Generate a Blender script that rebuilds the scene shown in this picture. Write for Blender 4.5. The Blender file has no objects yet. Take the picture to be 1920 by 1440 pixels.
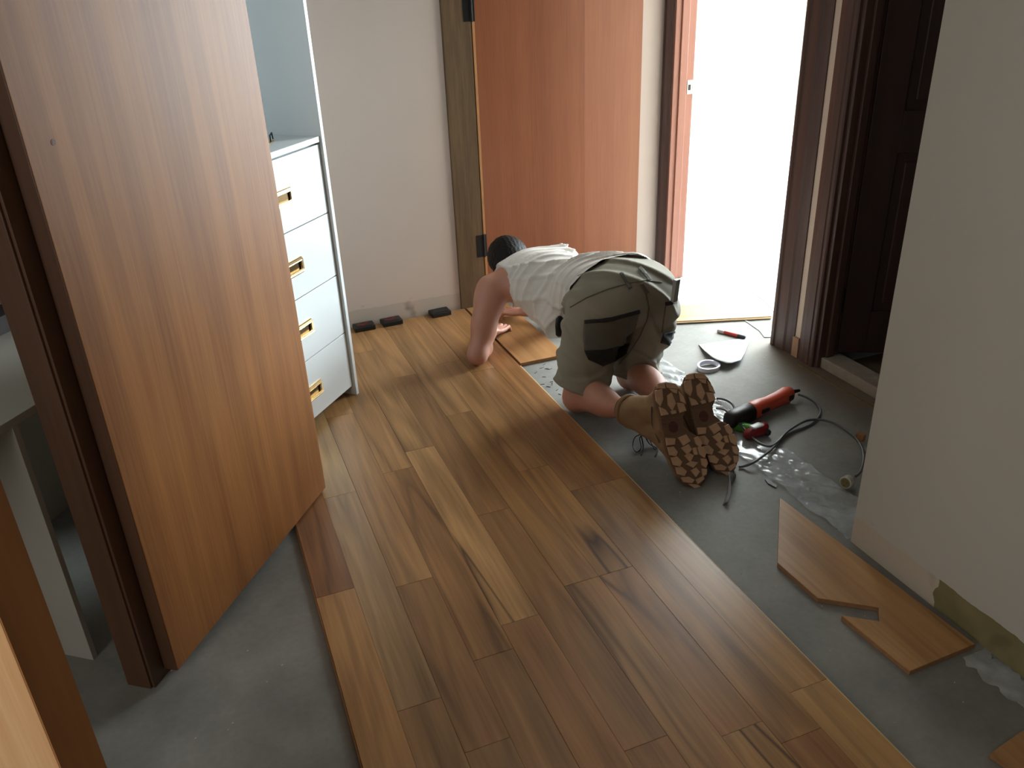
import bpy, bmesh, math, random
import numpy as np
from mathutils import Vector, Matrix
random.seed(7)
S = bpy.context.scene
COL = S.collection
PI = math.pi

# ------------------------------------------------------------------ camera
CAM_H = 1.6
R = np.array([[0.9292336196669029, 0.19592994809124722, -0.31326719509343287],
              [-0.3674858329859311, 0.4018202757758574, -0.8387458664756866],
              [-0.03845832335635692, 0.8945121136219314, 0.44538638949595527]])
FPX = 1563.4369
cam = bpy.data.cameras.new('camera'); co = bpy.data.objects.new('camera', cam); COL.objects.link(co)
cam.sensor_width = 36.0; cam.lens = FPX / 1920 * 36.0; cam.clip_start = 0.02
m = Matrix([list(r) + [0] for r in R] + [[0, 0, 0, 1]]); m.translation = (0, 0, CAM_H)
co.matrix_world = m
S.camera = co

# ------------------------------------------------------------------ light
w = bpy.data.worlds.new('sky'); S.world = w; w.use_nodes = True
w.node_tree.nodes['Background'].inputs[0].default_value = (0.80, 0.90, 1.0, 1)
w.node_tree.nodes['Background'].inputs[1].default_value = 0.3
def area(name, loc, target, sx, sy, power, col):
    l = bpy.data.lights.new(name, 'AREA'); l.shape = 'RECTANGLE'; l.size = sx; l.size_y = sy
    l.energy = power; l.color = col
    o = bpy.data.objects.new(name, l); COL.objects.link(o); o.location = loc
    o.rotation_euler = (Vector(target) - Vector(loc)).to_track_quat('-Z', 'Y').to_euler()
    return o
# daylight of the bright room beyond the doorway (its big window on the far side)
area('window_light_far_room', (6.6, 4.4, 1.45), (2.4, 3.3, 0.3), 2.0, 1.9, 600, (0.80, 0.93, 1.0))
area('fill_light_far_room', (5.2, 5.0, 2.42), (5.2, 5.0, 0.0), 3.6, 3.6, 480, (0.93, 0.97, 1.0))  # added fill under the ceiling that pushes the far room to white
# the window of the room the photographer stands in, behind and to the left
area('window_light_near_room', (-1.95, -0.15, 1.5), (1.7, 0.5, 1.45), 1.1, 1.3, 20, (1.0, 0.96, 0.90))
S.view_settings.view_transform = 'Standard'; S.view_settings.look = 'None'
S.view_settings.gamma = 1.0; S.view_settings.use_curve_mapping = False
S.view_settings.exposure = 0.15

# ------------------------------------------------------------------ helpers
def lin(c):
    return tuple(((v / 255) / 12.92 if v / 255 <= 0.04045 else ((v / 255 + 0.055) / 1.055) ** 2.4) for v in c)
def L4(c): return (*lin(c), 1)
def fl(px, py, z=0.0):
    """world point at height z that was measured at photo pixel px,py"""
    v = R @ np.array([px - 960., -(py - 720.), -FPX])
    return np.array([0, 0, CAM_H]) + v * ((z - CAM_H) / v[2])

def newmat(name):
    mt = bpy.data.materials.new(name); mt.use_nodes = True
    nt = mt.node_tree; return mt, nt, nt.nodes['Principled BSDF']
def plain(name, rgb, rough=0.6, metal=0.0, noise=0.06, nscale=12, bump=0.0, bscale=200, spec=0.5, coat=0.0, alpha=1.0, trans=0.0):
    mt, nt, b = newmat(name)
    N = nt.nodes; Lk = nt.links
    b.inputs['Roughness'].default_value = rough; b.inputs['Metallic'].default_value = metal
    b.inputs['Specular IOR Level'].default_value = spec; b.inputs['Coat Weight'].default_value = coat
    b.inputs['Alpha'].default_value = alpha; b.inputs['Transmission Weight'].default_value = trans
    tc = N.new('ShaderNodeTexCoord'); nz = N.new('ShaderNodeTexNoise'); nz.inputs['Scale'].default_value = nscale
    nz.inputs['Detail'].default_value = 5
    Lk.new(tc.outputs['Object'], nz.inputs['Vector'])
    mx = N.new('ShaderNodeMix'); mx.data_type = 'RGBA'
    c = np.array(lin(rgb))
    mx.inputs[6].default_value = (*np.clip(c * (1 - noise * 2), 0, 1), 1); mx.inputs[7].default_value = (*np.clip(c * (1 + noise * 2), 0, 1), 1)
    Lk.new(nz.outputs['Fac'], mx.inputs[0]); Lk.new(mx.outputs[2], b.inputs['Base Color'])
    if bump:
        n2 = N.new('ShaderNodeTexNoise'); n2.inputs['Scale'].default_value = bscale; n2.inputs['Detail'].default_value = 3
        bp = N.new('ShaderNodeBump'); bp.inputs['Strength'].default_value = bump; bp.inputs['Distance'].default_value = 0.002
        Lk.new(tc.outputs['Object'], n2.inputs['Vector']); Lk.new(n2.outputs['Fac'], bp.inputs['Height']); Lk.new(bp.outputs[0], b.inputs['Normal'])
    return mt

def wood(name, dark, light, along='Y', fine=120, band=9, rough=0.35, objcolor=False, veins=0.0, coat=0.0, cath=0.5, spec=0.5, stretch=0.04, wave=0.25):
    """grain stretched along one axis; a random offset for each object"""
    mt, nt, b = newmat(name); N = nt.nodes; Lk = nt.links
    tc = N.new('ShaderNodeTexCoord'); oi = N.new('ShaderNodeObjectInfo')
    sc = {'X': (stretch, 1, 1), 'Y': (1, stretch, 1), 'Z': (1, 1, stretch)}[along]
    mp = N.new('ShaderNodeMapping'); mp.inputs['Scale'].default_value = sc
    Lk.new(tc.outputs['Object'], mp.inputs['Vector'])
    def noise(scale, detail, wmul, src=mp, dist=0.0):
        n = N.new('ShaderNodeTexNoise'); n.noise_dimensions = '4D'; n.inputs['Scale'].default_value = scale
        n.inputs['Detail'].default_value = detail; n.inputs['Distortion'].default_value = dist
        mu = N.new('ShaderNodeMath'); mu.operation = 'MULTIPLY'; mu.inputs[1].default_value = wmul
        Lk.new(oi.outputs['Random'], mu.inputs[0]); Lk.new(mu.outputs[0], n.inputs['W']); Lk.new(src.outputs[0], n.inputs['Vector'])
        return n.outputs['Fac']
    def math_(op, a, bb, clamp=False):
        q = N.new('ShaderNodeMath'); q.operation = op; q.use_clamp = clamp
        for i, v in enumerate((a, bb)):
            if isinstance(v, (int, float)): q.inputs[i].default_value = v
            else: Lk.new(v, q.inputs[i])
        return q.outputs[0]
    fine_n = noise(fine, 4, 37); band_n = noise(band, 3, 91, dist=0.3)
    # cathedral figure: rings of a slow field
    mp2 = N.new('ShaderNodeMapping'); s2 = {'X': (0.10, 1, 1), 'Y': (1, 0.10, 1), 'Z': (1, 1, 0.10)}[along]
    mp2.inputs['Scale'].default_value = s2; Lk.new(tc.outputs['Object'], mp2.inputs['Vector'])
    slow = noise(6.5, 1.5, 53, src=mp2)
    ring = math_('SINE', math_('MULTIPLY', slow, 60.0), 0.0)
    ring = math_('ADD', math_('MULTIPLY', ring, 0.5), 0.5)
    fac = math_('ADD', math_('MULTIPLY', math_('SUBTRACT', fine_n, 0.5), 0.9), math_('MULTIPLY', math_('SUBTRACT', band_n, 0.5), 1.6))
    fac = math_('ADD', fac, math_('MULTIPLY', math_('SUBTRACT', ring, 0.5), cath * wave))
    fac = math_('ADD', fac, 0.5, True)
    mx = N.new('ShaderNodeMix'); mx.data_type = 'RGBA'
    mx.inputs[6].default_value = L4(dark); mx.inputs[7].default_value = L4(light); Lk.new(fac, mx.inputs[0])
    out = mx.outputs[2]
    if objcolor:
        m2 = N.new('ShaderNodeMix'); m2.data_type = 'RGBA'; m2.blend_type = 'MULTIPLY'; m2.inputs[0].default_value = 1.0
        Lk.new(out, m2.inputs[6]); Lk.new(oi.outputs['Color'], m2.inputs[7]); out = m2.outputs[2]
    if veins:
        v = noise(3.2, 2.5, 131, src=mp2, dist=0.6)
        d = math_('ABSOLUTE', math_('SUBTRACT', v, 0.585), 0.0)
        k = math_('SUBTRACT', 1.0, math_('DIVIDE', d, 0.015), True)
        gate = math_('MULTIPLY', math_('SUBTRACT', noise(2.2, 0, 211), 0.38), 5.0, True)
        k = math_('MULTIPLY', math_('MULTIPLY', k, gate), veins, True)
        m3 = N.new('ShaderNodeMix'); m3.data_type = 'RGBA'; Lk.new(k, m3.inputs[0]); Lk.new(out, m3.inputs[6])
        m3.inputs[7].default_value = L4((62, 40, 24)); out = m3.outputs[2]
    Lk.new(out, b.inputs['Base Color'])
    b.inputs['Roughness'].default_value = rough; b.inputs['Coat Weight'].default_value = coat; b.inputs['Coat Roughness'].default_value = 0.25
    b.inputs['Specular IOR Level'].default_value = spec
    bp = N.new('ShaderNodeBump'); bp.inputs['Strength'].default_value = 0.12; bp.inputs['Distance'].default_value = 0.001
    Lk.new(fine_n, bp.inputs['Height']); Lk.new(bp.outputs[0], b.inputs['Normal'])
    return mt

class G:
    """collects shapes, then becomes one mesh"""
    def __init__(s): s.v = []; s.f = []; s.m = []
    def add(s, v, f, mi=0):
        n = len(s.v); s.v += [tuple(map(float, p)) for p in v]; s.f += [tuple(i + n for i in q) for q in f]; s.m += [mi] * len(f); return s
    def box(s, x0, x1, y0, y1, z0, z1, mi=0):
        return s.prism([(x0, y0), (x1, y0), (x1, y1), (x0, y1)], z0, z1, mi)
    def prism(s, poly, z0, z1, mi=0):
        a = sum(poly[i][0] * poly[(i + 1) % len(poly)][1] - poly[(i + 1) % len(poly)][0] * poly[i][1] for i in range(len(poly)))
        if a < 0: poly = poly[::-1]
        n = len(poly)
        v = [(p[0], p[1], z0) for p in poly] + [(p[0], p[1], z1) for p in poly]
        f = [tuple(range(n))[::-1], tuple(range(n, 2 * n))] + [(i, (i + 1) % n, n + (i + 1) % n, n + i) for i in range(n)]
        return s.add(v, f, mi)
    def tube(s, pts, r, n=8, mi=0, caps=True):
        pts = [Vector(p) for p in pts]; k = len(pts); rr = r if isinstance(r, (list, tuple)) else [r] * k
        v = []; f = []; up = Vector((0, 0, 1))
        for i, p in enumerate(pts):
            t = (pts[min(i + 1, k - 1)] - pts[max(i - 1, 0)]).normalized()
            if abs(t.dot(up)) > 0.95: up = Vector((1, 0, 0))
            a = t.cross(up).normalized(); b_ = t.cross(a).normalized(); up = -b_ if abs(b_.z) > .1 else up
            for j in range(n):
                an = 2 * PI * j / n; v.append(p + (a * math.cos(an) + b_ * math.sin(an)) * rr[i])
        for i in range(k - 1):
            for j in range(n):
                f.append((i * n + j, i * n + (j + 1) % n, (i + 1) * n + (j + 1) % n, (i + 1) * n + j))
        if caps: f.append(tuple(range(n))[::-1]); f.append(tuple(range((k - 1) * n, k * n)))
        return s.add(v, f, mi)
    def loft(s, rings, mi=0):
        n = len(rings[0]); v = [p for r_ in rings for p in r_]; f = []
        for i in range(len(rings) - 1):
            for j in range(n): f.append((i * n + j, i * n + (j + 1) % n, (i + 1) * n + (j + 1) % n, (i + 1) * n + j))
        f.append(tuple(range(n))[::-1]); f.append(tuple(range((len(rings) - 1) * n, len(rings) * n)))
        return s.add(v, f, mi)

def mk(name, g, mats, parent=None, origin=None, bevel=0.0, smooth=False, segs=2, color=None, kind=None, label=None):
    if not isinstance(mats, (list, tuple)): mats = [mats]
    V = np.array(g.v)
    if origin is None:
        lo = V.min(0); hi = V.max(0); origin = ((lo[0] + hi[0]) / 2, (lo[1] + hi[1]) / 2, lo[2])
    V = V - np.array(origin)
    me = bpy.data.meshes.new(name); me.from_pydata(V.tolist(), [], g.f); me.update()
    for mt in mats: me.materials.append(mt)
    if len(mats) > 1: me.polygons.foreach_set('material_index', g.m)
    bm = bmesh.new(); bm.from_mesh(me); bmesh.ops.recalc_face_normals(bm, faces=bm.faces); bm.to_mesh(me); bm.free()
    o = bpy.data.objects.new(name, me); COL.objects.link(o); o.location = origin
    if parent is not None: o.parent = parent
    if smooth: me.polygons.foreach_set('use_smooth', [True] * len(me.polygons))
    if bevel:
        md = o.modifiers.new('bevel', 'BEVEL'); md.width = bevel; md.segments = segs; md.limit_method = 'ANGLE'; md.angle_limit = 0.6
    if color: o.color = (*color, 1)
    if kind: o['kind'] = kind
    if label: o['label'] = label
    return o
def thing(name, label, cat, loc=(0, 0, 0), rz=0.0, group=None, kind=None):
    o = bpy.data.objects.new(name, None); COL.objects.link(o); o.location = loc; o.rotation_euler = (0, 0, rz)
    o.empty_display_size = 0.1
    if label: o['label'] = label
    if cat: o['category'] = cat
    if group: o['group'] = group
    if kind: o['kind'] = kind
    return o
def tag(o, label, cat, group=None):
    o['label'] = label; o['category'] = cat
    if group: o['group'] = group
    return o

# ------------------------------------------------------------------ materials
M = {}
M['wall'] = plain('plaster_cream', (196, 190, 180), 0.75, noise=0.02, nscale=3, bump=0.25, bscale=90)
M['wall2'] = plain('plaster_warm_white', (226, 204, 184), 0.75, noise=0.02, nscale=3)
M['white'] = plain('white_ceiling', (225, 225, 222), 0.8, noise=0.01)
M['farwhite'] = plain('far_room_white', (240, 240, 235), 0.8, noise=0.01)
M['cab'] = plain('white_melamine', (222, 226, 226), 0.35, noise=0.008)
M['brass'] = plain('polished_brass', (226, 200, 150), 0.24, 1.0, noise=0.03)
M['brassdark'] = plain('brass_recess', (84, 66, 40), 0.35, 1.0, noise=0.05)
M['black'] = plain('black_plastic', (26, 26, 27), 0.45, noise=0.05)
M['blackmetal'] = plain('black_hinge_metal', (45, 45, 46), 0.4, 0.6, noise=0.05)
M['steel'] = plain('dull_steel', (170, 170, 165), 0.35, 1.0, noise=0.04)
M['plank'] = wood('spotted_gum_plank', (128, 100, 68), (190, 154, 110), 'Y', fine=120, band=16, rough=0.33, objcolor=True, veins=0.95, cath=0.8, wave=0.34, spec=0.45)
M['ply'] = plain('plywood_core', (150, 112, 76), 0.8, noise=0.15, nscale=60)
M['tongue'] = plain('pale_tongue', (214, 190, 150), 0.6, noise=0.05)
M['veneer'] = wood('sapele_veneer', (122, 74, 36), (174, 116, 62), 'Z', fine=170, band=15, rough=0.52, spec=0.35, cath=0.1, stretch=0.03)
M['veneer2'] = wood('red_veneer', (132, 72, 42), (164, 98, 62), 'Z', fine=170, band=7, rough=0.42, cath=0.1, stretch=0.03)
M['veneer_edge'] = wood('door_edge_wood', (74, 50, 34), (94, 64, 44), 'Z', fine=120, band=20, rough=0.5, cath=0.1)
M['lightlip'] = plain('light_lipping', (196, 140, 88), 0.6, noise=0.08)
M['goldwood_lit'] = wood('golden_veneer_lit', (216, 160, 106), (250, 208, 158), 'Z', fine=130, band=14, rough=0.35, cath=0.2)  # golden wood, brightened so the strong light on the face is in the colour
M['jambbrown'] = wood('rough_brown_jamb', (84, 62, 42), (124, 98, 68), 'Z', fine=160, band=40, rough=0.8, cath=0.1, stretch=0.06)
M['darkframe'] = wood('dark_stained_frame', (78, 56, 50), (102, 76, 68), 'Z', fine=100, band=20, rough=0.45, cath=0.1)
M['darkdoor'] = wood('dark_stained_door', (44, 28, 24), (60, 40, 34), 'Z', fine=100, band=20, rough=0.5, cath=0.1)
M['pinkjamb'] = wood('salmon_primed_jamb', (166, 110, 92), (184, 128, 108), 'Z', fine=80, band=8, rough=0.5, cath=0.1)
M['concrete'] = plain('rough_concrete', (150, 140, 128), 0.9, noise=0.12, nscale=30, bump=0.4, bscale=60)
M['foam'] = plain('grey_foam_underlay', (176, 186, 190), 0.5, noise=0.03, nscale=20)
M['paper'] = plain('pale_grey_card', (205, 214, 216), 0.45, noise=0.01)

# slab: grey screed with dusty, scuffed patches
def slab_mat():
    mt, nt, b = newmat('grey_floor_screed'); N = nt.nodes; Lk = nt.links
    tc = N.new('ShaderNodeTexCoord'); n1 = N.new('ShaderNodeTexNoise'); n1.inputs['Scale'].default_value = 2.6; n1.inputs['Detail'].default_value = 7; n1.inputs['Roughness'].default_value = 0.6
    n2 = N.new('ShaderNodeTexNoise'); n2.inputs['Scale'].default_value = 60; n2.inputs['Detail'].default_value = 4
    Lk.new(tc.outputs['Object'], n1.inputs['Vector']); Lk.new(tc.outputs['Object'], n2.inputs['Vector'])
    cr = N.new('ShaderNodeValToRGB'); e = cr.color_ramp.elements
    e[0].position = 0.35; e[0].color = L4((120, 120, 115)); e[1].position = 0.68; e[1].color = L4((150, 149, 143))
    Lk.new(n1.outputs['Fac'], cr.inputs[0])
    mx = N.new('ShaderNodeMix'); mx.data_type = 'RGBA'; mx.blend_type = 'MULTIPLY'; mx.inputs[0].default_value = 0.25
    Lk.new(cr.outputs[0], mx.inputs[6]); Lk.new(n2.outputs['Fac'], mx.inputs[7]); 
    # dusty strip along the right wall
    sp = N.new('ShaderNodeSeparateXYZ'); Lk.new(tc.outputs['Object'], sp.inputs[0])
    mr = N.new('ShaderNodeMapRange'); mr.inputs[1].default_value = 2.18; mr.inputs[2].default_value = 2.38; Lk.new(sp.outputs[0], mr.inputs[0])
    my = N.new('ShaderNodeMapRange'); my.inputs[1].default_value = 3.05; my.inputs[2].default_value = 2.85; Lk.new(sp.outputs[1], my.inputs[0])
    mu = N.new('ShaderNodeMath'); mu.operation = 'MULTIPLY'; Lk.new(mr.outputs[0], mu.inputs[0]); Lk.new(my.outputs[0], mu.inputs[1])
    mu2 = N.new('ShaderNodeMath'); mu2.operation = 'MULTIPLY'; mu2.use_clamp = True; Lk.new(mu.outputs[0], mu2.inputs[0]); 
    ad = N.new('ShaderNodeMath'); ad.operation = 'MULTIPLY'; ad.inputs[1].default_value = 1.7; Lk.new(n1.outputs['Fac'], ad.inputs[0]); Lk.new(ad.outputs[0], mu2.inputs[1])
    m2 = N.new('ShaderNodeMix'); m2.data_type = 'RGBA'; Lk.new(mu2.outputs[0], m2.inputs[0]); Lk.new(mx.outputs[2], m2.inputs[6]); m2.inputs[7].default_value = L4((112, 98, 78))
    Lk.new(m2.outputs[2], b.inputs['Base Color'])
    rr = N.new('ShaderNodeMapRange'); rr.inputs[3].default_value = 0.5; rr.inputs[4].default_value = 0.68; b.inputs['Specular IOR Level'].default_value = 0.35; Lk.new(n1.outputs['Fac'], rr.inputs[0]); Lk.new(rr.outputs[0], b.inputs['Roughness'])
    bp = N.new('ShaderNodeBump'); bp.inputs['Strength'].default_value = 0.15; bp.inputs['Distance'].default_value = 0.003; Lk.new(n1.outputs['Fac'], bp.inputs['Height']); Lk.new(bp.outputs[0], b.inputs['Normal'])
    return mt
M['slab'] = slab_mat()

# ------------------------------------------------------------------ the setting
SL = -0.016      # top of the slab; plank tops are at z = 0
BY = 3.975       # back wall
RX = 2.40        # right wall
CE = 2.50
HEAD = 2.06
g = G().box(-2.2, 9.0, -2.7, 10.2, SL - 0.1, SL)
floor = mk('floor', g, M['slab'], origin=(0, 0, SL), kind='structure')
mk('ceiling', G().box(-2.2, 2.52, -2.7, 4.1, CE, CE + 0.1), M['white'], kind='structure')
# back wall, in pieces round its door
g = G().box(-2.1, 1.213, BY, BY + 0.1, SL, CE).box(2.262, 2.52, BY, BY + 0.1, SL, CE).box(1.213, 2.262, BY, BY + 0.1, HEAD + 0.04, CE)
def scarwall(name, base, scar, zb, ax, lo, hi, scar2, lo2):
    """plaster wall whose foot shows where the skirting board was pulled off"""
    mt, nt, b = newmat(name); N = nt.nodes; Lk = nt.links
    tc = N.new('ShaderNodeTexCoord'); sp = N.new('ShaderNodeSeparateXYZ'); Lk.new(tc.outputs['Object'], sp.inputs[0])
    nz = N.new('ShaderNodeTexNoise'); nz.inputs['Scale'].default_value = 14; nz.inputs['Detail'].default_value = 5; Lk.new(tc.outputs['Object'], nz.inputs['Vector'])
    nb = N.new('ShaderNodeTexNoise'); nb.inputs['Scale'].default_value = 2.2; nb.inputs['Detail'].default_value = 3; Lk.new(tc.outputs['Object'], nb.inputs['Vector'])
    def M_(op, a, c, clamp=False):
        q = N.new('ShaderNodeMath'); q.operation = op; q.use_clamp = clamp
        for i, v in enumerate((a, c)):
            if isinstance(v, (int, float)): q.inputs[i].default_value = v
            else: Lk.new(v, q.inputs[i])
        return q.outputs[0]
    wob = M_('MULTIPLY', M_('SUBTRACT', nz.outputs['Fac'], 0.5), 0.02)
    band = M_('LESS_THAN', M_('ADD', sp.outputs[2], wob), zb)
    al = M_('LESS_THAN', M_('ADD', sp.outputs[ax], M_('MULTIPLY', wob, 4)), lo2)
    def mix(fac, a, c):
        q = N.new('ShaderNodeMix'); q.data_type = 'RGBA'
        for i, v in ((0, fac), (6, a), (7, c)):
            if isinstance(v, tuple): q.inputs[i].default_value = v
            else: Lk.new(v, q.inputs[i])
        return q.outputs[2]
    c0 = mix(nb.outputs['Fac'], L4(tuple(x - 5 for x in base)), L4(tuple(min(255, x + 5) for x in base)))
    c1 = mix(al, L4(scar), mix(nz.outputs['Fac'], L4(tuple(x - 22 for x in scar2)), L4(tuple(x + 18 for x in scar2))))
    c = mix(band, c0, c1)
    sm = N.new('ShaderNodeTexNoise'); sm.inputs['Scale'].default_value = 9; sm.inputs['Detail'].default_value = 2; Lk.new(tc.outputs['Object'], sm.inputs['Vector'])
    dirt = M_('MULTIPLY', M_('MULTIPLY', M_('SUBTRACT', sm.outputs['Fac'], 0.60), 9, True), M_('LESS_THAN', sp.outputs[2], zb + 0.02))
    c = mix(M_('MULTIPLY', dirt, 0.5), c, L4((92, 74, 56)))
    Lk.new(c, b.inputs['Base Color']); b.inputs['Roughness'].default_value = 0.7
    bp = N.new('ShaderNodeBump'); bp.inputs['Strength'].default_value = 0.5; bp.inputs['Distance'].default_value = 0.004
    Lk.new(M_('SUBTRACT', M_('MULTIPLY', nz.outputs['Fac'], 0.15), band), bp.inputs['Height']); Lk.new(bp.outputs[0], b.inputs['Normal'])
    return mt
M['backwall'] = scarwall('back_wall_plaster', (226, 208, 196), (212, 196, 182), 0.085, 0, 0, 9, (160, 140, 110), -9)
M['nearwall'] = scarwall('near_wall_plaster', (190, 189, 180), (192, 182, 166), 0.078, 1, 0, 9, (128, 120, 82), 1.25)
mk('wall_back', g, [M['backwall']], origin=(0, BY, 0), kind='structure')
# right wall with two openings
D1a, D1b = 2.905, 3.895
D3a, D3b = 1.78, 2.62
g = G()
for a, b_ in ((D1b, BY), (D3b, D1a), (1.45, D3a)): g.box(RX, RX + 0.11, a, b_, SL, CE)
for a, b_ in ((D1a, D1b), (D3a, D3b)): g.box(RX, RX + 0.11, a, b_, HEAD, CE)
mk('wall_right', g, M['wall2'], kind='structure')
# short wall that comes forward on the right
NX = 1.677
g = G().box(NX, NX + 0.11, -2.6, 1.575, SL, CE).box(NX + 0.11, RX + 0.11, 1.45, 1.575, SL, CE)
mk('wall_near_right', g, M['nearwall'], origin=(0, 0, 0), kind='structure')
g = G().box(-2.2, -2.1, -2.7, 4.1, SL, CE)
M['dimwall'] = plain('grey_brown_wall', (150, 136, 118), 0.7, noise=0.03)  # unseen walls toned darker to cut light bouncing into the near room
mk('wall_left', g, M['dimwall'], kind='structure')
g = G().box(-2.1, NX, -2.7, -2.6, SL, CE)
mk('wall_rear', g, M['dimwall'], kind='structure')
# the far room
g = G().box(2.51, 9.0, 9.72, 9.9, SL, 2.7)
mk('wall_far_back', g, M['farwhite'], kind='structure')
mk('baseboard_far', G().box(2.6, 9.0, 9.70, 9.72, SL, 0.09), M['white'], kind='structure')
mk('wall_far_right', G().box(8.9, 9.0, 0.5, 9.72, SL, 2.7), M['farwhite'], kind='structure')
mk('wall_far_front', G().box(3.6, 9.0, 0.5, 0.6, SL, 2.7), M['farwhite'], kind='structure')
mk('wall_far_left', G().box(2.41, 2.51, BY + 0.1, 9.72, SL, 2.7), M['farwhite'], kind='structure')
mk('ceiling_far', G().box(2.52, 9.0, 0.5, 9.9, 2.7, 2.8), M['farwhite'], kind='structure')
mk('floor_far_white_sheet', G().box(2.9, 8.9, 4.8, 9.7, SL, SL + .002), M['farwhite'], kind='structure')  # pale sheet added over the slab so the far floor renders overexposed
# small dark room behind the dark door
mk('wall_side_room', G().box(3.5, 3.6, 0.6, 2.78, SL, 2.7).box(2.51, 3.5, 2.70, 2.78, SL, 2.7).box(2.51, 3.5, 0.6, 0.68, SL, 2.7), M['wall'], kind='structure')

# ------------------------------------------------------------------ strips of the new timber floor: children of the floor
X0, PW = 0.107, 0.112
lanes = [
    [(0.55, 0.97, 0), (0.97, 1.974, 1), (1.974, 2.98, 2), (2.98, 3.962, 3)],
    [(0.55, 1.478, 4), (1.478, 2.475, 5), (2.475, 3.47, 6), (3.47, 3.962, 7)],
    [(0.55, 1.30, 8), (1.30, 1.925, 9), (1.925, 3.052, 10), (3.052, 3.962, 11)],
    [(0.55, 1.56, 12), (1.56, 2.546, 13), (2.546, 3.54, 14), (3.54, 3.962, 15)],
    [(0.55, 0.80, 16), (0.80, 1.652, 17), (1.652, 2.658, 18), (2.658, 3.64, 19), (3.64, 3.962, 20)],
    [(0.55, 1.16, 21), (1.16, 2.16, 22), (2.16, 3.297, 23), (3.297, 3.962, 24)],
    [(0.55, 1.728, 25), (1.728, 2.86, 26), (2.86, 3.86, 27), (3.86, 3.962, 28)],
    [(0.55, 1.107, 29), (1.107, 1.728, 30), (1.728, 2.35, 31), (2.35, 3.35, 32), (3.35, 3.962, 33)],
    [(0.55, 1.037, 34), (1.037, 2.164, 35), (2.164, 3.20, 36), (3.20, 3.962, 37)],
    [(0.55, 1.15, 38), (1.15, 2.164, 39), (2.164, 3.52, 40), (3.52, 3.962, 41)]]
tone = {0: (.92, .78, .64), 1: (1.0, .84, .66), 2: (.68, .50, .42), 3: (.9, .8, .7), 4: (.82, .72, .6), 5: (.92, .88, .82), 6: (1.05, 1.0, .88), 7: (1.05, .92, .78),
        8: (.74, .64, .54), 9: (.82, .68, .56), 10: (1.0, .86, .70), 11: (1.08, .95, .8), 12: (.74, .62, .5), 13: (.84, .68, .54), 14: (1.0, .86, .72), 15: (1.02, .9, .78),
        16: (.95, .82, .68), 17: (.84, .66, .52), 18: (1.22, 1.10, .92), 19: (1.0, .88, .74), 20: (1.1, .95, .8), 21: (.76, .6, .48), 22: (.80, .66, .52), 23: (.78, .64, .52),
        24: (1.0, .85, .7), 25: (.92, .78, .62), 26: (.84, .70, .55), 27: (.98, .84, .70), 28: (1, .9, .8), 29: (.92, .80, .62), 30: (.86, .68, .54), 31: (.98, .82, .62),
        32: (.95, .80, .66), 33: (1.02, .85, .7), 34: (.76, .58, .46), 35: (.98, .82, .64), 36: (.92, .74, .60), 37: (.94, .76, .62), 38: (1.06, .96, .76), 39: (1.02, .90, .70),
        40: (.92, .70, .56), 41: (.96, .78, .64)}
for i, ln in enumerate(lanes):
    xa = X0 + i * PW; xb = xa + PW
    ga = 0.0004 if i % 2 == 0 else 0.0002; gb = 0.0004 if i % 2 == 1 else 0.0002
    for (ya, yb, k) in ln:
        g = G().box(xa + ga, xb - gb, ya + 0.0004, yb - 0.0004, -0.0135, -0.0006 * (0 if k % 3 else .35), 0)
        o = mk('plank', g, [M['plank']], parent=floor, origin=((xa + xb) / 2, (ya + yb) / 2, 0), color=tone[k], bevel=0.0004, segs=1)
        o.location.z -= SL
xr = X0 + 10 * PW
g = G().box(xr, xr + 0.007, 0.55, 3.18, -0.0105, -0.0055)
o = mk('plank_tongue', g, M['tongue'], parent=floor, label='pale tongue along the open edge of the laid boards'); o.location.z -= SL
g = G().box(X0 - 0.004, X0, 0.55, 3.9, -0.0135, -0.004)
o = mk('plank_groove', g, M['ply'], parent=floor); o.location.z -= SL

# ------------------------------------------------------------------ door in the back wall
d1 = thing('door_1', None, None, (1.80, BY, 0), kind='structure')
mk('jamb', G().box(1.213 - 1.8, 1.352 - 1.8, -0.018, 0.06, SL, HEAD + 0.04), M['jambbrown'], d1, bevel=0.002)
mk('jamb', G().box(1.352 - 1.8, 2.262 - 1.8, 0.035, 0.06, HEAD, HEAD + 0.04), M['jambbrown'], d1)
leaf = mk('leaf', G().box(1.362 - 1.8, 2.256 - 1.8, -0.012, 0.028, 0.012, HEAD - 0.004), M['veneer2'], d1, bevel=0.001)
mk('edge_lipping', G().box(1.3585 - 1.8, 1.372 - 1.8, -0.0135, 0.02, 0.012, HEAD - 0.004), M['lightlip'], d1, bevel=0.002, label='light timber lipping on the hinge side')
M['veneer2b'] = wood('red_veneer_light', (150, 88, 56), (176, 110, 74), 'Z', fine=170, band=7, rough=0.42, cath=0.1, stretch=0.03)
# veneer leaves laid side by side on the face
for a, b_, mt in ((1.372, 1.645, M['veneer2']), (1.645, 1.935, M['veneer2']), (1.935, 2.256, M['veneer2b'])):
    mk('veneer_sheet', G().box(a - 1.8 + 0.0002, b_ - 1.8 - 0.0002, -0.0135, -0.0121, 0.013, HEAD - 0.005), mt, d1)
for z0 in (0.268, 1.39, 1.85):
    g = G().box(1.316 - 1.8, 1.352 - 1.8, -0.0205, -0.0182, z0, z0 + 0.115)
    g.box(1.350 - 1.8, 1.372 - 1.8, -0.0205, -0.0135, z0, z0 + 0.115)
    h = mk('hinge', g, M['blackmetal'], d1, bevel=0.001)
    mk('hinge_knuckle', G().tube([(1.356 - 1.8, -0.021, z0 - 0.001), (1.356 - 1.8, -0.021, z0 + 0.116)], 0.007, 10), M['blackmetal'], d1)

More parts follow.
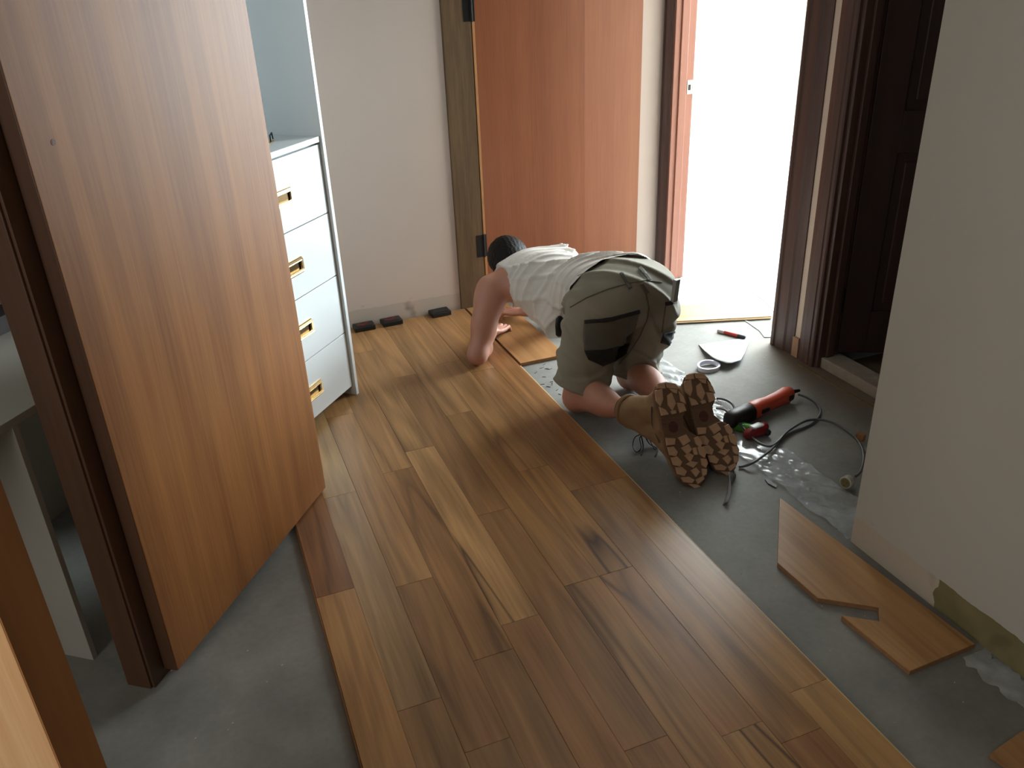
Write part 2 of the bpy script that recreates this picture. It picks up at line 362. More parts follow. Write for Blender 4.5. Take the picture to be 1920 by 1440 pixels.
# ------------------------------------------------------------------ bright doorway frame
d2 = thing('door_2', None, None, (RX, 3.4, 0), kind='structure')
def P(x, y): return (x - RX, y - 3.4)
def architrave(y0, y1, parent, y_off=3.4, flip=False, mt='darkframe', z1=HEAD + 0.06):
    """moulded board on the corridor face: stepped profile in y"""
    n = 0.0
    w_ = y1 - y0
    prof = [(0, 0.0), (0, .016), (.06, .020), (.16, .020), (.20, .014), (.26, .014), (.30, .018), (.62, .018), (.70, .012), (.86, .010), (1.0, .006), (1.0, 0)]
    if flip: prof = [(1 - a, b_) for a, b_ in prof]
    poly = [(-b_, y0 - y_off + a * w_) for a, b_ in prof]
    return mk('architrave', G().prism(poly, SL, z1), M[mt], parent)
architrave(D1b - 0.005, BY - 0.004, d2, flip=True)
architrave(D1a - 0.135, D1a + 0.004, d2, flip=False) if False else architrave(D1a - 0.142, D1a + 0.004, d2, flip=True)
g = G().box(-0.018, 0.0, D1a - 3.4, D1b - 3.4, HEAD, HEAD + 0.09)
mk('head_architrave', g, M['darkframe'], d2)
# far reveal, salmon, with stop and strike plate
g = G().box(-0.002, 0.118, D1b - 3.4 - 0.012, D1b - 3.4 + 0.02, SL + 0.004, HEAD)
mk('jamb', g, M['pinkjamb'], d2, bevel=0.002, label='salmon primed reveal')
mk('door_stop', G().box(0.030, 0.072, D1b - 3.4 - 0.022, D1b - 3.4 - 0.012, SL + 0.004, HEAD), M['pinkjamb'], d2, bevel=0.002)
g = G().box(0.080, 0.112, D1b - 3.4 - 0.0145, D1b - 3.4 - 0.0122, 0.985, 1.055)
sp_ = mk('strike_plate', g, M['steel'], d2, bevel=0.001)
mk('latch_hole', G().box(0.087, 0.101, D1b - 3.4 - 0.0152, D1b - 3.4 - 0.0147, 1.005, 1.032), M['black'], d2)
g = G().box(-0.002, 0.118, D1a - 3.4 - 0.02, D1a - 3.4 + 0.010, SL + 0.004, HEAD)
mk('jamb', g, M['darkframe'], d2, bevel=0.002)
mk('jamb_head', G().box(-0.002, 0.118, D1a - 3.4, D1b - 3.4, HEAD - 0.02, HEAD), M['darkframe'], d2)

# ------------------------------------------------------------------ dark door further right
d3 = thing('door_3', None, None, (RX, 2.2, 0), kind='structure')
architrave(D3b - 0.002, D3b + 0.104, d3, 2.2, flip=False)
mk('jamb', G().box(-0.004, 0.118, D3b - 2.2 - 0.022, D3b - 2.2 + 0.02, SL + 0.004, HEAD), M['darkframe'], d3, bevel=0.002)
mk('door_stop', G().box(0.03, 0.066, D3b - 2.2 - 0.036, D3b - 2.2 - 0.022, SL + 0.004, HEAD), M['darkframe'], d3, bevel=0.002)
mk('jamb', G().box(-0.004, 0.118, D3a - 2.2 - 0.02, D3a - 2.2 + 0.02, SL + 0.004, HEAD), M['darkframe'], d3)
mk('jamb_head', G().box(-0.004, 0.118, D3a - 2.2, D3b - 2.2, HEAD - 0.02, HEAD), M['darkframe'], d3)
architrave(D3a - 0.10, D3a + 0.002, d3, 2.2, flip=True)
mk('sill', G().box(0.012, 0.118, D3a - 2.2 + 0.02, D3b - 2.2 - 0.02, SL, 0.034), M['concrete'], d3, bevel=0.006)
# the leaf stands ajar into the side room; stiles, rails and sunk panels
ang = math.radians(-28)
HX, HY = 0.080, D3b - 2.2 - 0.034
def leafpt(u, v, z): # u along the leaf, v thickness
    return (HX + u * math.cos(ang) - v * math.sin(ang), HY + u * math.sin(ang) + v * math.cos(ang), z)
def leafbox(u0, u1, v0, v1, z0, z1):
    v = [leafpt(u, vv, z) for z in (z0, z1) for (u, vv) in ((u0, v0), (u1, v0), (u1, v1), (u0, v1))]
    return G().add(v, [(3, 2, 1, 0), (4, 5, 6, 7), (0, 1, 5, 4), (1, 2, 6, 5), (2, 3, 7, 6), (3, 0, 4, 7)])
LW = 0.78
for u0, u1 in ((0.004, 0.12), (LW - 0.12, LW)):
    mk('stile', leafbox(u0, u1, 0, 0.036, 0.05, HEAD - 0.02), M['darkdoor'], d3, bevel=0.002)
for z0, z1 in ((0.05, 0.24), (0.90, 1.06), (HEAD - 0.14, HEAD - 0.02)):
    mk('rail', leafbox(0.12, LW - 0.12, 0, 0.036, z0, z1), M['darkdoor'], d3, bevel=0.002)
mk('muntin', leafbox(0.345, 0.435, 0.0, 0.036, 0.24, 0.90), M['darkdoor'], d3, bevel=0.002)
mk('muntin', leafbox(0.345, 0.435, 0.0, 0.036, 1.06, HEAD - 0.14), M['darkdoor'], d3, bevel=0.002)
for u0, u1 in ((0.12, 0.345), (0.435, LW - 0.12)):
    for z0, z1 in ((0.24, 0.90), (1.06, HEAD - 0.14)):
        mk('door_panel', leafbox(u0, u1, 0.012, 0.024, z0, z1), M['darkdoor'], d3)
        mk('door_panel', leafbox(u0 + 0.035, u1 - 0.035, 0.005, 0.030, z0 + 0.035, z1 - 0.035), M['darkdoor'], d3, bevel=0.006)
mk('hinge', G().box(0.066, 0.080, D3b - 2.2 - 0.040, D3b - 2.2 - 0.022, 0.24, 0.34), M['black'], d3, bevel=0.002)
# pale stain band of the torn skirting and rough timber batten on the floor by the sill
mk('trim_1', G().box(RX - 0.055, RX - 0.045, 1.6, 2.66, SL, SL + 0.008), plain('weathered_batten', (112, 98, 74), 0.9, noise=0.15, nscale=40), kind='structure')
mk('trim_2', G().box(RX - 0.012, RX, D3b + 0.104, D1a - 0.142, SL, 0.075), plain('raw_wall_foot', (176, 140, 112), 0.8, noise=0.1), kind='structure')

# ------------------------------------------------------------------ big wardrobe door, ajar
A0 = np.array([-0.272, 1.831]); ang_d = math.atan2(0.8095, 0.5872)
wd = thing('closet_door', 'large wood-veneer wardrobe door standing ajar in front of the white drawers', 'door', (A0[0], A0[1], 0), ang_d)
# the face towards the camera is local y = 0 ; the body lies at +y
mk('leaf', G().box(0.0, 0.866, 0.0, 0.040, 0.008, 2.16), M['veneer'], wd, bevel=0.0012)
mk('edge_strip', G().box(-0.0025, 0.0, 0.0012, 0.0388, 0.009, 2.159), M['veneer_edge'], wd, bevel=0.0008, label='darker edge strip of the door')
M['plug'] = plain('brown_screw_plug', (120, 70, 40), 0.6)
g = G().tube([(0.071, -0.0006, 1.331), (0.071, 0.002, 1.331)], 0.006, 12)
mk('screw_hole', g, M['plug'], wd, label='small plugged screw hole')
mk('screw_hole_ring', G().tube([(0.071, -0.0009, 1.331), (0.071, 0.0005, 1.331)], 0.0028, 10), M['black'], wd)
# frame post behind its left edge
wf = thing('closet_post', 'dark brown upright frame post behind the left edge of the big wardrobe door', 'frame', (A0[0], A0[1], 0), ang_d)
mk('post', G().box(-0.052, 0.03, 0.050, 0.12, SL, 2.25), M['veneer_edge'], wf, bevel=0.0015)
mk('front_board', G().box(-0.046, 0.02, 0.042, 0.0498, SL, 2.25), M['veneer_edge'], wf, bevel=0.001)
# ------------------------------------------------------------------ near door at the lower left corner
a2 = math.atan2(0.706, -0.708)
nd = thing('near_door', 'golden wood door at the lower left corner with its brightly lit face', 'door', (-0.2317, 0.8445, 0), a2)
# local +x runs away along the leaf; the edge towards the camera is at x = 0; lit face on local +y side
mk('leaf', G().box(0.0, 0.42, 0.0, 0.050, 0.01, 2.05), M['goldwood_lit'], nd, bevel=0.0012)
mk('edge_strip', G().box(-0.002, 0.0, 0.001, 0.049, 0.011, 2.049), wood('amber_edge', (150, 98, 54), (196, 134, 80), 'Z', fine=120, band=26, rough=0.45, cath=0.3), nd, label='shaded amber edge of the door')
# ------------------------------------------------------------------ white drawer cabinet
ca = math.atan2(0.748, 0.664)
C0 = np.array([0.502, 3.220])
cb = thing('drawer_cabinet', 'tall white cabinet with four drawers partly hidden by the big wardrobe door', 'cabinet', (C0[0], C0[1], 0), ca)
mk('side_panel', G().box(-0.018, 0.0, 0.0, 0.56, 0.0, 2.2), M['cab'], cb, bevel=0.0008)
mk('side_panel', G().box(-0.62, -0.602, 0.01, 0.56, 0.0, 2.2), M['cab'], cb, bevel=0.0008)
mk('back_panel', G().box(-0.602, -0.018, 0.55, 0.56, 0.0, 2.2), M['cab'], cb)
mk('shelf', G().box(-0.602, -0.018, 0.008, 0.55, 1.055, 1.075), M['cab'], cb, bevel=0.0008)
mk('carcass_back', G().box(-0.602, -0.0185, 0.034, 0.05, 0.05, 1.05), M['cab'], cb)
mk('plinth', G().box(-0.602, -0.018, 0.09, 0.106, 0.0, 0.05), M['cab'], cb)
def handle_geo(cx, cz, y):
    g = G(); W2, H2, c = 0.055, 0.031, 0.008
    octo = [(-W2 + c, -H2), (W2 - c, -H2), (W2, -H2 + c), (W2, H2 - c), (W2 - c, H2), (-W2 + c, H2), (-W2, H2 - c), (-W2, -H2 + c)]
    inner = [(-W2 + .013, -H2 + .018), (W2 - .013, -H2 + .018), (W2 - .013, -H2 + .0181), (W2 - .013, H2 - .011), (W2 - .0131, H2 - .011), (-W2 + .013, H2 - .011), (-W2 + .013, H2 - .0111), (-W2 + .013, -H2 + .0181)]
    def ring(pts, yy): return [(cx + p[0], yy, cz + p[1]) for p in pts]
    r1 = ring(octo, y); r2 = ring(octo, y - 0.005); r3 = ring([(p[0] * .95, p[1] * .92) for p in octo], y - 0.0085)
    r4 = ring(inner, y - 0.0085); r5 = ring(inner, y - 0.0012)
    V = r1 + r2 + r3 + r4 + r5; F = []
    for k in range(4):
        for j in range(8): F.append((k * 8 + j, k * 8 + (j + 1) % 8, (k + 1) * 8 + (j + 1) % 8, (k + 1) * 8 + j))
    g.add(V, F, 0)
    g.add([V[32 + j] for j in range(8)], [tuple(range(8))], 1)
    # the bail: a lip along the lower edge of the recess
    b_ = [(-W2 + .012, -.012), (W2 - .012, -.012)]
    g.tube([(cx - W2 + .012, y - 0.008, cz + H2 - .013), (cx + W2 - .014, y - 0.008, cz + H2 - .013)], 0.0022, 8, 0)
    g.tube([(cx - W2 + .006, y - 0.009, cz - H2 + .009), (cx + W2 - .006, y - 0.009, cz - H2 + .009)], 0.004, 8, 0)
    g.tube([(cx + W2 - .016, y - 0.006, cz + H2 - .013), (cx + W2 - .016, y - 0.006, cz - H2 + .018)], 0.0022, 8, 0)
    return g
for z0, z1, hz in ((0.791, 1.047, 0.911), (0.539, 0.788, 0.656), (0.291, 0.536, 0.411), (0.045, 0.288, 0.153)):
    dr = mk('drawer', G().box(-0.598, -0.0205, 0.013, 0.031, z0 + .0006, z1 - .0006), M['cab'], cb, bevel=0.0012)
    o = mk('handle', handle_geo(-0.295, hz, 0.013), [M['brass'], M['brassdark']], dr, origin=(-0.295, 0.013, hz), label='recessed brass flush pull')
    o.location = Vector(o.location) - Vector(dr.location)
# loose handle lying on the shelf
lh = thing('loose_handle', 'small black and brass pull lying on the white shelf above the drawers', 'handle', (*fl(511, 264, 1.075)[:2], 1.075), ca + 0.3)
g = G().tube([(-0.02, 0, 0.003), (-0.02, 0, 0.022), (0.014, 0.004, 0.026), (0.02, 0.004, 0.003)], 0.0028, 8)
mk('bail', g, M['black'], lh, smooth=False)
mk('plate', G().box(-0.075, -0.012, -0.012, 0.012, 0.0, 0.004), M['brass'], lh, bevel=0.001)
# ------------------------------------------------------------------ white shelving unit in the dark closet at the left
DV = np.array([-0.4775, 2.003]); sa = math.atan2(0.80, 0.60)
sh = thing('closet_shelving', 'white shelving unit with an upright end panel in the dark closet at the left edge', 'shelf unit', (DV[0], DV[1], 0), sa)
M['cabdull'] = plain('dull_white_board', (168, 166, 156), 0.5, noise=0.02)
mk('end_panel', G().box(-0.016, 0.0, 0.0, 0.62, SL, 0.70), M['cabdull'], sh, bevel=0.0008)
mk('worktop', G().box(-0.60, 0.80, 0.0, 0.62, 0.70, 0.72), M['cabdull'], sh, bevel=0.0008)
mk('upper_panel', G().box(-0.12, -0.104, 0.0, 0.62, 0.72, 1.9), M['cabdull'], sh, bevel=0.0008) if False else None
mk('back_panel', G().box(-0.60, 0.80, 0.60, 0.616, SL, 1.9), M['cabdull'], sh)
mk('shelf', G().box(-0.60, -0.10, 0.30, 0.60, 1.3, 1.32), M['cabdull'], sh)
g = G().box(-0.10, 0.10, -0.05, 0.05, 0.72, 0.77)
bx_ = tag(mk('storage_box', g, plain('dark_box', (52, 46, 42), 0.7)), 'dark box on the white closet worktop at the left edge', 'box')
bx_.location = (-0.62, 2.62, 0.72); bx_.rotation_euler = (0, 0, sa)
# ------------------------------------------------------------------ black flooring spacers at the back wall
M['redprint'] = plain('red_print', (120, 30, 26), 0.5)
def spacer(x, y, rz, print_):
    t = thing('spacer_block', None, 'spacer', (x, y, 0), rz, 'black flooring spacers against the back wall')
    g = G().box(-0.052, 0.052, -0.036, 0.036, 0.0, 0.024)
    mk('block', g, M['black'], t, bevel=0.004)
    mk('raised_face', G().box(-0.040, 0.040, -0.026, 0.026, 0.024, 0.0262), M['black'], t, bevel=0.001)
    if print_:
        g = G()
        for k, (a, b_) in enumerate((( -0.022, 0.002), (-0.004, -0.008), (0.014, 0.006))):
            g.prism([(a - .010, b_ - .006), (a + .004, b_ - .010), (a + .013, b_ + .002), (a + .002, b_ + .011), (a - .012, b_ + .006)], 0.0262, 0.0266)
        mk('printed_mark', g, M['redprint'], t, label='red printed mark')
    return t
b1 = spacer(0.682, 3.925, 0.02, True); b1['label'] = 'black spacer block with red mark, half behind the white cabinet edge'
b2 = spacer(0.825, 3.93, 0.05, True); b2['label'] = 'black spacer block with red mark standing clear on the planks, middle of the three'
b3 = spacer(1.085, 3.935, 0.06, False); b3['label'] = 'plain black spacer block nearest the brown door jamb'

# ------------------------------------------------------------------ loose boards
M['board'] = wood('loose_board_top', (142, 106, 70), (188, 148, 104), 'Y', fine=110, band=12, rough=0.38, objcolor=True, veins=0.3, cath=0.5, wave=0.4)
def board(name, label, poly, z0, z1, rz, loc, color, cat='floorboard', seams=()):
    """a floorboard: plywood core with a hardwood top; poly in local coords, grain along local y"""
    t = thing(name, label, cat, (loc[0], loc[1], z0), rz)
    h = z1 - z0
    mk('plywood_core', G().prism(poly, 0, h - 0.0035), M['ply'], t)
    mk('hardwood_top', G().prism(poly, h - 0.0034, h), M['board'], t, color=color, bevel=0.0005, segs=1)
    return t
x0, x1, y0, y1 = 1.2375, 1.461, 3.19, 3.955
cx, cy = (x0 + x1) / 2, y0
t = board('floorboard', 'floorboard being fitted under the hand of the kneeling man', [(x0 - cx, 0), (x1 - cx, 0), (x1 - cx, y1 - cy), (x0 - cx, y1 - cy)], -0.0145, 0.001, 0.0, (cx, cy), (.98, .88, .76))
mk('tongue', G().box(x1 - cx, x1 - cx + .006, 0.01, y1 - cy - .01, 0.004, 0.009), M['tongue'], t)
# board lying diagonally through the bright doorway
pa = np.array([2.10, 3.312]); pb = np.array([2.572, 3.150]); dv = (pb - pa) / np.linalg.norm(pb - pa); rz = math.atan2(dv[1], dv[0]) - PI / 2
# its length runs along local y
Lb = 0.50
t = board('floorboard', 'floorboard lying crosswise in the bright doorway behind the kneeling man', [(0, 0), (0, Lb), (-0.215, Lb), (-0.215, 0)], SL + .002, 0.0, rz, pa, (1.1, .98, .86))
mk('tongue', G().box(-0.0005, 0.006, 0.0, Lb, 0.004, 0.009), M['tongue'], t)
# offcut with notch on the right
pts = [(1462, 933), (1458, 1055), (1533, 1121), (1648, 1139), (1649, 1165), (1578, 1154), (1706, 1258), (1828, 1207)]
W = np.array([fl(a, b_, 0.0)[:2] for a, b_ in pts]); o_ = W.mean(0)
board('floorboard_offcut', 'floorboard offcut with a slot cut in its side lying by the near wall', [tuple(p - o_) for p in W], SL + .001, 0.0, 0.0, o_, (1.0, .93, .80))
W = np.array([fl(a, b_, 0.0)[:2] for a, b_ in ((1857, 1412), (1980, 1345))]); o_ = W[0]
dx = W[1] - W[0]
poly = [(0, 0), (0.17, 0.024), (0.17, -0.30), (0.02, -0.30), (-0.005, -0.10), (0.012, -0.055)]
board('floorboard_offcut', 'corner of a floorboard offcut at the lower right edge of the picture', poly, SL + .001, 0.0, 0.0, o_, (1.05, .97, .84))
# little stub of wood by the near wall
g = G().box(-0.012, 0.012, -0.014, 0.014, 0, 0.024)
o = tag(mk('wood_stub', g, wood('stub_wood', (130, 86, 56), (170, 120, 80), 'X')), 'tiny block of wood on the grey floor near the cord', 'offcut'); q = fl(1613, 824, SL); o.location = (q[0], q[1], SL); o.rotation_euler = (0, 0, .4)

# ------------------------------------------------------------------ foam sheets beyond the doorway and thin card
def sheet(name, label, cat, W, z, mat, th=0.002, lift=None):
    W = [np.array(p) for p in W]; c = sum(W) / len(W)
    g = G().prism([tuple(p - c) for p in W], 0, th)
    o = tag(mk(name, g, mat, origin=(0, 0, 0)), label, cat); o.location = (c[0], c[1], z)
    return o
sheet('foam_sheet', 'grey foam sheet filling the far side of the doorway floor left of the torn seam', 'underlay', [(2.13, 3.56), (2.42, 3.46), (2.685, 3.37), (2.71, 3.60), (2.83, 4.8), (2.53, 4.8), (2.53, 3.88), (2.10, 3.88)], SL, M['foam'])
sheet('foam_sheet', 'grey foam sheet on the floor of the bright room right of the torn seam', 'underlay', [(2.695, 3.365), (2.73, 3.60), (2.85, 4.8), (4.2, 4.8), (4.2, 2.6), (2.60, 2.6), (2.60, 3.1)], SL, M['foam'])
sheet('foam_sheet', 'torn foam scrap on the floor beside the dark doorway frame', 'underlay', [fl(1395, 601, SL)[:2], fl(1426, 612, SL)[:2], fl(1446, 608, SL)[:2], fl(1449, 633, SL)[:2], fl(1433, 633, SL)[:2], fl(1424, 621, SL)[:2]], SL, M['foam'], th=0.004)
# triangular card with a curled lower edge
def card():
    pts = [(1310, 647), (1408, 632), (1390, 682), (1366, 694), (1338, 684), (1320, 664)]
    W = [fl(a, b_, SL)[:2] for a, b_ in pts]
    c = sum(W) / 6.0; n = 14; V = []; F = []
    a, b_ = W[0], W[1]
    low = [W[0], W[5], W[4], W[3], W[2], W[1]]
    def lowpt(s):
        q = s * 5; i = min(int(q), 4); f = q - i; return low[i] * (1 - f) + low[i + 1] * f
    for i in range(n + 1):
        s = i / n; top = a * (1 - s) + b_ * s; bt = lowpt(s)
        for j in range(9):
            t = j / 8; p = top * (1 - t) + bt * t
            z = 0.001 + 0.030 * (t ** 2) * math.sin(PI * s) + 0.004 * math.sin(PI * t)
            # lifted points stay under the same spot of the floor but nearer the eye line
            V.append((p[0] - c[0], p[1] - c[1], z))
    for i in range(n):
        for j in range(8): F.append((i * 9 + j, (i + 1) * 9 + j, (i + 1) * 9 + j + 1, i * 9 + j + 1))
    o = mk('card_offcut', G().add(V, F), M['paper'], origin=(0, 0, 0), smooth=True); o.location = (c[0], c[1], SL)
    md = o.modifiers.new('s', 'SOLIDIFY'); md.thickness = 0.0015; md.offset = 1
    return tag(o, 'curled pale grey card offcut with a pointed lower edge on the floor', 'offcut')
card()
# tape ring
g = G(); n = 28
rings = []
q = fl(1325, 692, SL)
V = []; F = []
for i in range(n):
    a = 2 * PI * i / n
    for (r_, z) in ((0.050, 0), (0.050, 0.018), (0.042, 0.018), (0.042, 0)): V.append((r_ * math.cos(a) * 1.05, r_ * math.sin(a) * .85, z + 0.006 * max(0, math.sin(a))))
for i in range(n):
    for j in range(4): F.append((i * 4 + j, i * 4 + (j + 1) % 4, ((i + 1) % n) * 4 + (j + 1) % 4, ((i + 1) % n) * 4 + j))
o = mk('tape_loop', G().add(V, F), plain('translucent_white_tape', (225, 225, 238), 0.3, noise=0.01), origin=(0, 0, 0), smooth=False)
o.location = (q[0] + .01, q[1], SL); tag(o, 'small loop of white tape on the floor beside the boots', 'tape')
# marker pencil
a = fl(1346, 620, SL + .009); b_ = fl(1398, 633, SL + .009); dvp = b_ - a; Lp = np.linalg.norm(dvp)
mp_ = thing('marker_pen', 'red marker pen with black cap lying on the floor by the card offcut', 'pen', (a[0], a[1], SL), math.atan2(dvp[1], dvp[0]))
mk('barrel', G().tube([(0.035, 0, .009), (Lp * .72, 0, .009)], .0088, 14), plain('red_barrel', (178, 52, 44), 0.35), mp_)
mk('clear_end', G().tube([(0, 0, .009), (0.0345, 0, .009)], .0085, 14), plain('pale_label', (190, 176, 168), 0.4, noise=.2, nscale=120), mp_)
mk('cap', G().tube([(Lp * .72, 0, .009), (Lp * .97, 0, .009), (Lp, 0, .009)], [.0092, .0085, .006], 14), M['black'], mp_)

# ------------------------------------------------------------------ clear plastic film
def film_mat():
    mt, nt, b = newmat('clear_plastic_film'); N = nt.nodes; Lk = nt.links
    b.inputs['Base Color'].default_value = L4((205, 212, 214)); b.inputs['Roughness'].default_value = 0.12
    b.inputs['IOR'].default_value = 1.5; b.inputs['Specular IOR Level'].default_value = 0.9
    tc = N.new('ShaderNodeTexCoord'); nz = N.new('ShaderNodeTexNoise'); nz.inputs['Scale'].default_value = 9; nz.inputs['Detail'].default_value = 6
    Lk.new(tc.outputs['Object'], nz.inputs['Vector'])
    mr = N.new('ShaderNodeMapRange'); mr.inputs[1].default_value = .35; mr.inputs[2].default_value = .75; mr.inputs[3].default_value = 0.28; mr.inputs[4].default_value = 0.80
    Lk.new(nz.outputs['Fac'], mr.inputs[0]); Lk.new(mr.outputs[0], b.inputs['Alpha'])
    return mt
M['film'] = film_mat()
from mathutils import noise as mn
def film(name, label, xa, xb, ya, yb, nx, ny, amp, seed, edge=0.0, z=SL):
    V = []; F = []
    for j in range(ny + 1):
        for i in range(nx + 1):
            u = i / nx; v = j / ny
            x = xa + (xb - xa) * u + (edge * mn.noise(Vector((u * 2, v * 9, seed))) if i in (0, nx) else 0)
            y = ya + (yb - ya) * v
            p = Vector((x * 9 + seed, y * 4.5, 0)); q = Vector((x * 26 + y * 16, y * 9 - x * 14, seed))
            h = abs(mn.noise(p)) * 1.0 + abs(mn.noise(q)) * 0.75 + abs(mn.noise(q * 2.3)) * 0.35
            q_ = math.hypot(x - 1.79, y - 2.24) / .16; h *= min(1, max(.06, q_ ** 2 - .5))
            V.append((x - xa, y - ya, 0.001 + amp * h * (0.6 + 0.4 * math.sin(y * 60 + x * 90))))
    for j in range(ny):
        for i in range(nx):
            a_ = j * (nx + 1) + i; F.append((a_, a_ + 1, a_ + nx + 2, a_ + nx + 1))
    o = mk(name, G().add(V, F), M['film'], origin=(0, 0, 0), smooth=True); o.location = (xa, ya, z)
    return tag(o, label, 'plastic film')
film('plastic_film', 'wrinkled clear plastic film strip on the grey floor between the boots and near wall', 1.672, 1.850, 1.585, 3.08, 26, 190, 0.015, 3.1, .02)
film('plastic_film', 'narrow end of clear plastic film along the foot of the near wall at lower right', 1.590, 1.672, 0.88, 1.08, 12, 60, 0.005, 8.7, .02)
# upturned flap of dark grey underlay by the toe of the boot
def flap():
    base = [fl(1320, 915, SL), fl(1356, 947, SL)]
    t = thing('underlay_flap', 'upturned dark grey underlay flap in front of the boot toes', 'underlay', (base[0][0], base[0][1], SL))
    V = []; F = []; n = 8
    a = np.array([1.575, 2.025]) ; b_ = base[1][:2]
    for i in range(n + 1):
        s = i / n; p = a * (1 - s) + b_ * s
        hgt = 0.050 * (0.35 + math.sin(PI * min(1, s * 1.05)) * .65)
        for (dz, off) in ((0, 0), (hgt * .5, .004 * math.sin(s * 5)), (hgt, .012 * math.sin(s * 4 + 1))):
            V.append((p[0] - base[0][0] - off, p[1] - base[0][1] + off, dz))
    for i in range(n):
        for j in range(2): F.append((i * 3 + j, (i + 1) * 3 + j, (i + 1) * 3 + j + 1, i * 3 + j + 1))
    o = mk('foam_flap', G().add(V, F), plain('dark_underlay', (140, 143, 145), .6), t, origin=(0, 0, 0), smooth=True)
    md = o.modifiers.new('s', 'SOLIDIFY'); md.thickness = .002
flap()

# ------------------------------------------------------------------ multitool with its cord
tb = fl(1478, 752, SL); th_ = fl(1362, 808, SL)
dv = (tb - th_)[:2]; Lt = np.linalg.norm(dv); ta = math.atan2(dv[1], dv[0])
tool = thing('multitool', 'orange corded power tool with black head lying on the grey floor beside the boots', 'power tool', (th_[0], th_[1], SL), ta)
def sring(x, ry, rz_, zc, yc=0, e=2.6, n=22):
    out = []
    for i in range(n):
        a = 2 * PI * i / n; c, s_ = math.cos(a), math.sin(a)
        out.append((x, yc + ry * math.copysign(abs(c) ** (2 / e), c), zc + rz_ * math.copysign(abs(s_) ** (2 / e), s_)))
    return out
M['orange'] = plain('orange_red_plastic', (214, 84, 58), 0.38, noise=0.03)
x_ = lambda f: f * Lt
g = G().loft([sring(x_(.36), .030, .031, .036), sring(x_(.38), .033, .034, .036), sring(x_(.50), .031, .033, .036), sring(x_(.66), .026, .028, .034), sring(x_(.80), .027, .029, .034), sring(x_(.95), .030, .032, .035), sring(x_(1.0), .027, .029, .035)])
mk('body', g, M['orange'], tool, smooth=True)
g = G().loft([sring(x_(.0), .020, .022, .040), sring(x_(.03), .029, .031, .042), sring(x_(.12), .034, .034, .040), sring(x_(.24), .036, .036, .038), sring(x_(.345), .035, .036, .037), sring(x_(.355), .031, .032, .036)])
mk('gear_head', g, M['black'], tool, smooth=True)
for k in range(7):
    a = -0.3 - k * .26
    yy = .034 * math.cos(a - .9); zz = .038 + .035 * math.sin(a + 2.4)
    mk('cooling_rib', G().tube([(x_(.16), .0352 * math.cos(2.6 + k * .22), .038 + .0352 * math.sin(2.6 + k * .22)), (x_(.32), .0352 * math.cos(2.6 + k * .22), .038 + .0352 * math.sin(2.6 + k * .22))], .0016, 6), M['black'], tool)
mk('spindle', G().tube([(x_(.06), 0, .03), (x_(.06), 0, .006), (x_(.06), 0, .002)], [.018, .018, .012], 16), M['steel'], tool)
mk('blade', G().prism([(x_(.06) - .012, -.012), (x_(.06) + .012, -.012), (x_(.06) + .014, .05), (x_(.06) - .014, .05)], .0005, .002), M['steel'], tool)
mk('switch', G().box(x_(.44), x_(.56), -.036, -.026, .028, .046), M['black'], tool, bevel=.002)
mk('vent', G().box(x_(.90), x_(.965), -.0335, -.02, .026, .046), M['black'], tool, bevel=.002)
mk('strain_relief', G().tube([(x_(1.0), 0, .036), (x_(1.05), 0, .036), (x_(1.16), -.004, .030)], [.012, .009, .006], 12), M['black'], tool, smooth=True)
M['cord'] = plain('grey_rubber_cord', (92, 96, 98), 0.35, noise=0.05)
def smooth_path(pts, n=8):
    out = []
    for i in range(len(pts) - 1):
        p0 = pts[max(i - 1, 0)]; p1 = pts[i]; p2 = pts[i + 1]; p3 = pts[min(i + 2, len(pts) - 1)]
        for k in range(n):
            t = k / n
            out.append(0.5 * ((2 * p1) + (-p0 + p2) * t + (2 * p0 - 5 * p1 + 4 * p2 - p3) * t * t + (-p0 + 3 * p1 - 3 * p2 + p3) * t ** 3))
    out.append(pts[-1]); return out
def zp(zx, zy, z): return fl(1150 + zx / 3.84, 660 + zy / 3.84, SL + z)
inv = Matrix.Translation((th_[0], th_[1], SL)) @ Matrix.Rotation(ta, 4, 'Z'); inv = inv.inverted()
def loc(pts): return [inv @ Vector(p) for p in pts]
path1 = [zp(1330, 305, .026), zp(1400, 330, .02), zp(1468, 380, .012), zp(1492, 440, .007), zp(1440, 510, .006), zp(1370, 545, .006), zp(1280, 582, .006), zp(1205, 630, .006), zp(1160, 680, .014), zp(1090, 740, .024), zp(1000, 800, .020), zp(940, 822, .008), zp(905, 828, .006)]
mk('cord', G().tube(loc(smooth_path([np.array(p) for p in path1])), .0048, 8), M['cord'], tool, smooth=True)
path2 = [zp(1745, 895, .02), zp(1780, 860, .018), zp(1803, 780, .008), zp(1790, 690, .006), zp(1745, 620, .006), zp(1680, 565, .008), zp(1600, 515, .01), zp(1500, 488, .014), zp(1400, 492, .016), zp(1310, 535, .016), zp(1240, 585, .016), zp(1190, 640, .016), zp(1130, 678, .016), zp(1050, 655, .016), zp(985, 600, .02), zp(920, 530, .03), zp(860, 465, .05), zp(800, 415, .05), zp(745, 405, .02)]
mk('cord', G().tube(loc(smooth_path([np.array(p) for p in path2])), .0048, 8), M['cord'], tool, smooth=True)
path3 = [zp(745, 335, .01), zp(800, 342, .02), zp(850, 368, .02), zp(872, 410, .012), zp(860, 450, .006)]
mk('cord', G().tube(loc(smooth_path([np.array(p) for p in path3])), .0048, 8), M['cord'], tool, smooth=True)
pc = inv @ Vector(zp(1683, 935, .028)); pe = inv @ Vector(zp(1735, 905, .024))
dp = (pe - pc).normalized()
g = G().tube([pc - dp * .012, pc - dp * .010, pc + dp * .012, pc + dp * .020, pc + dp * .034], [.019, .0215, .0215, .015, .008], 20)
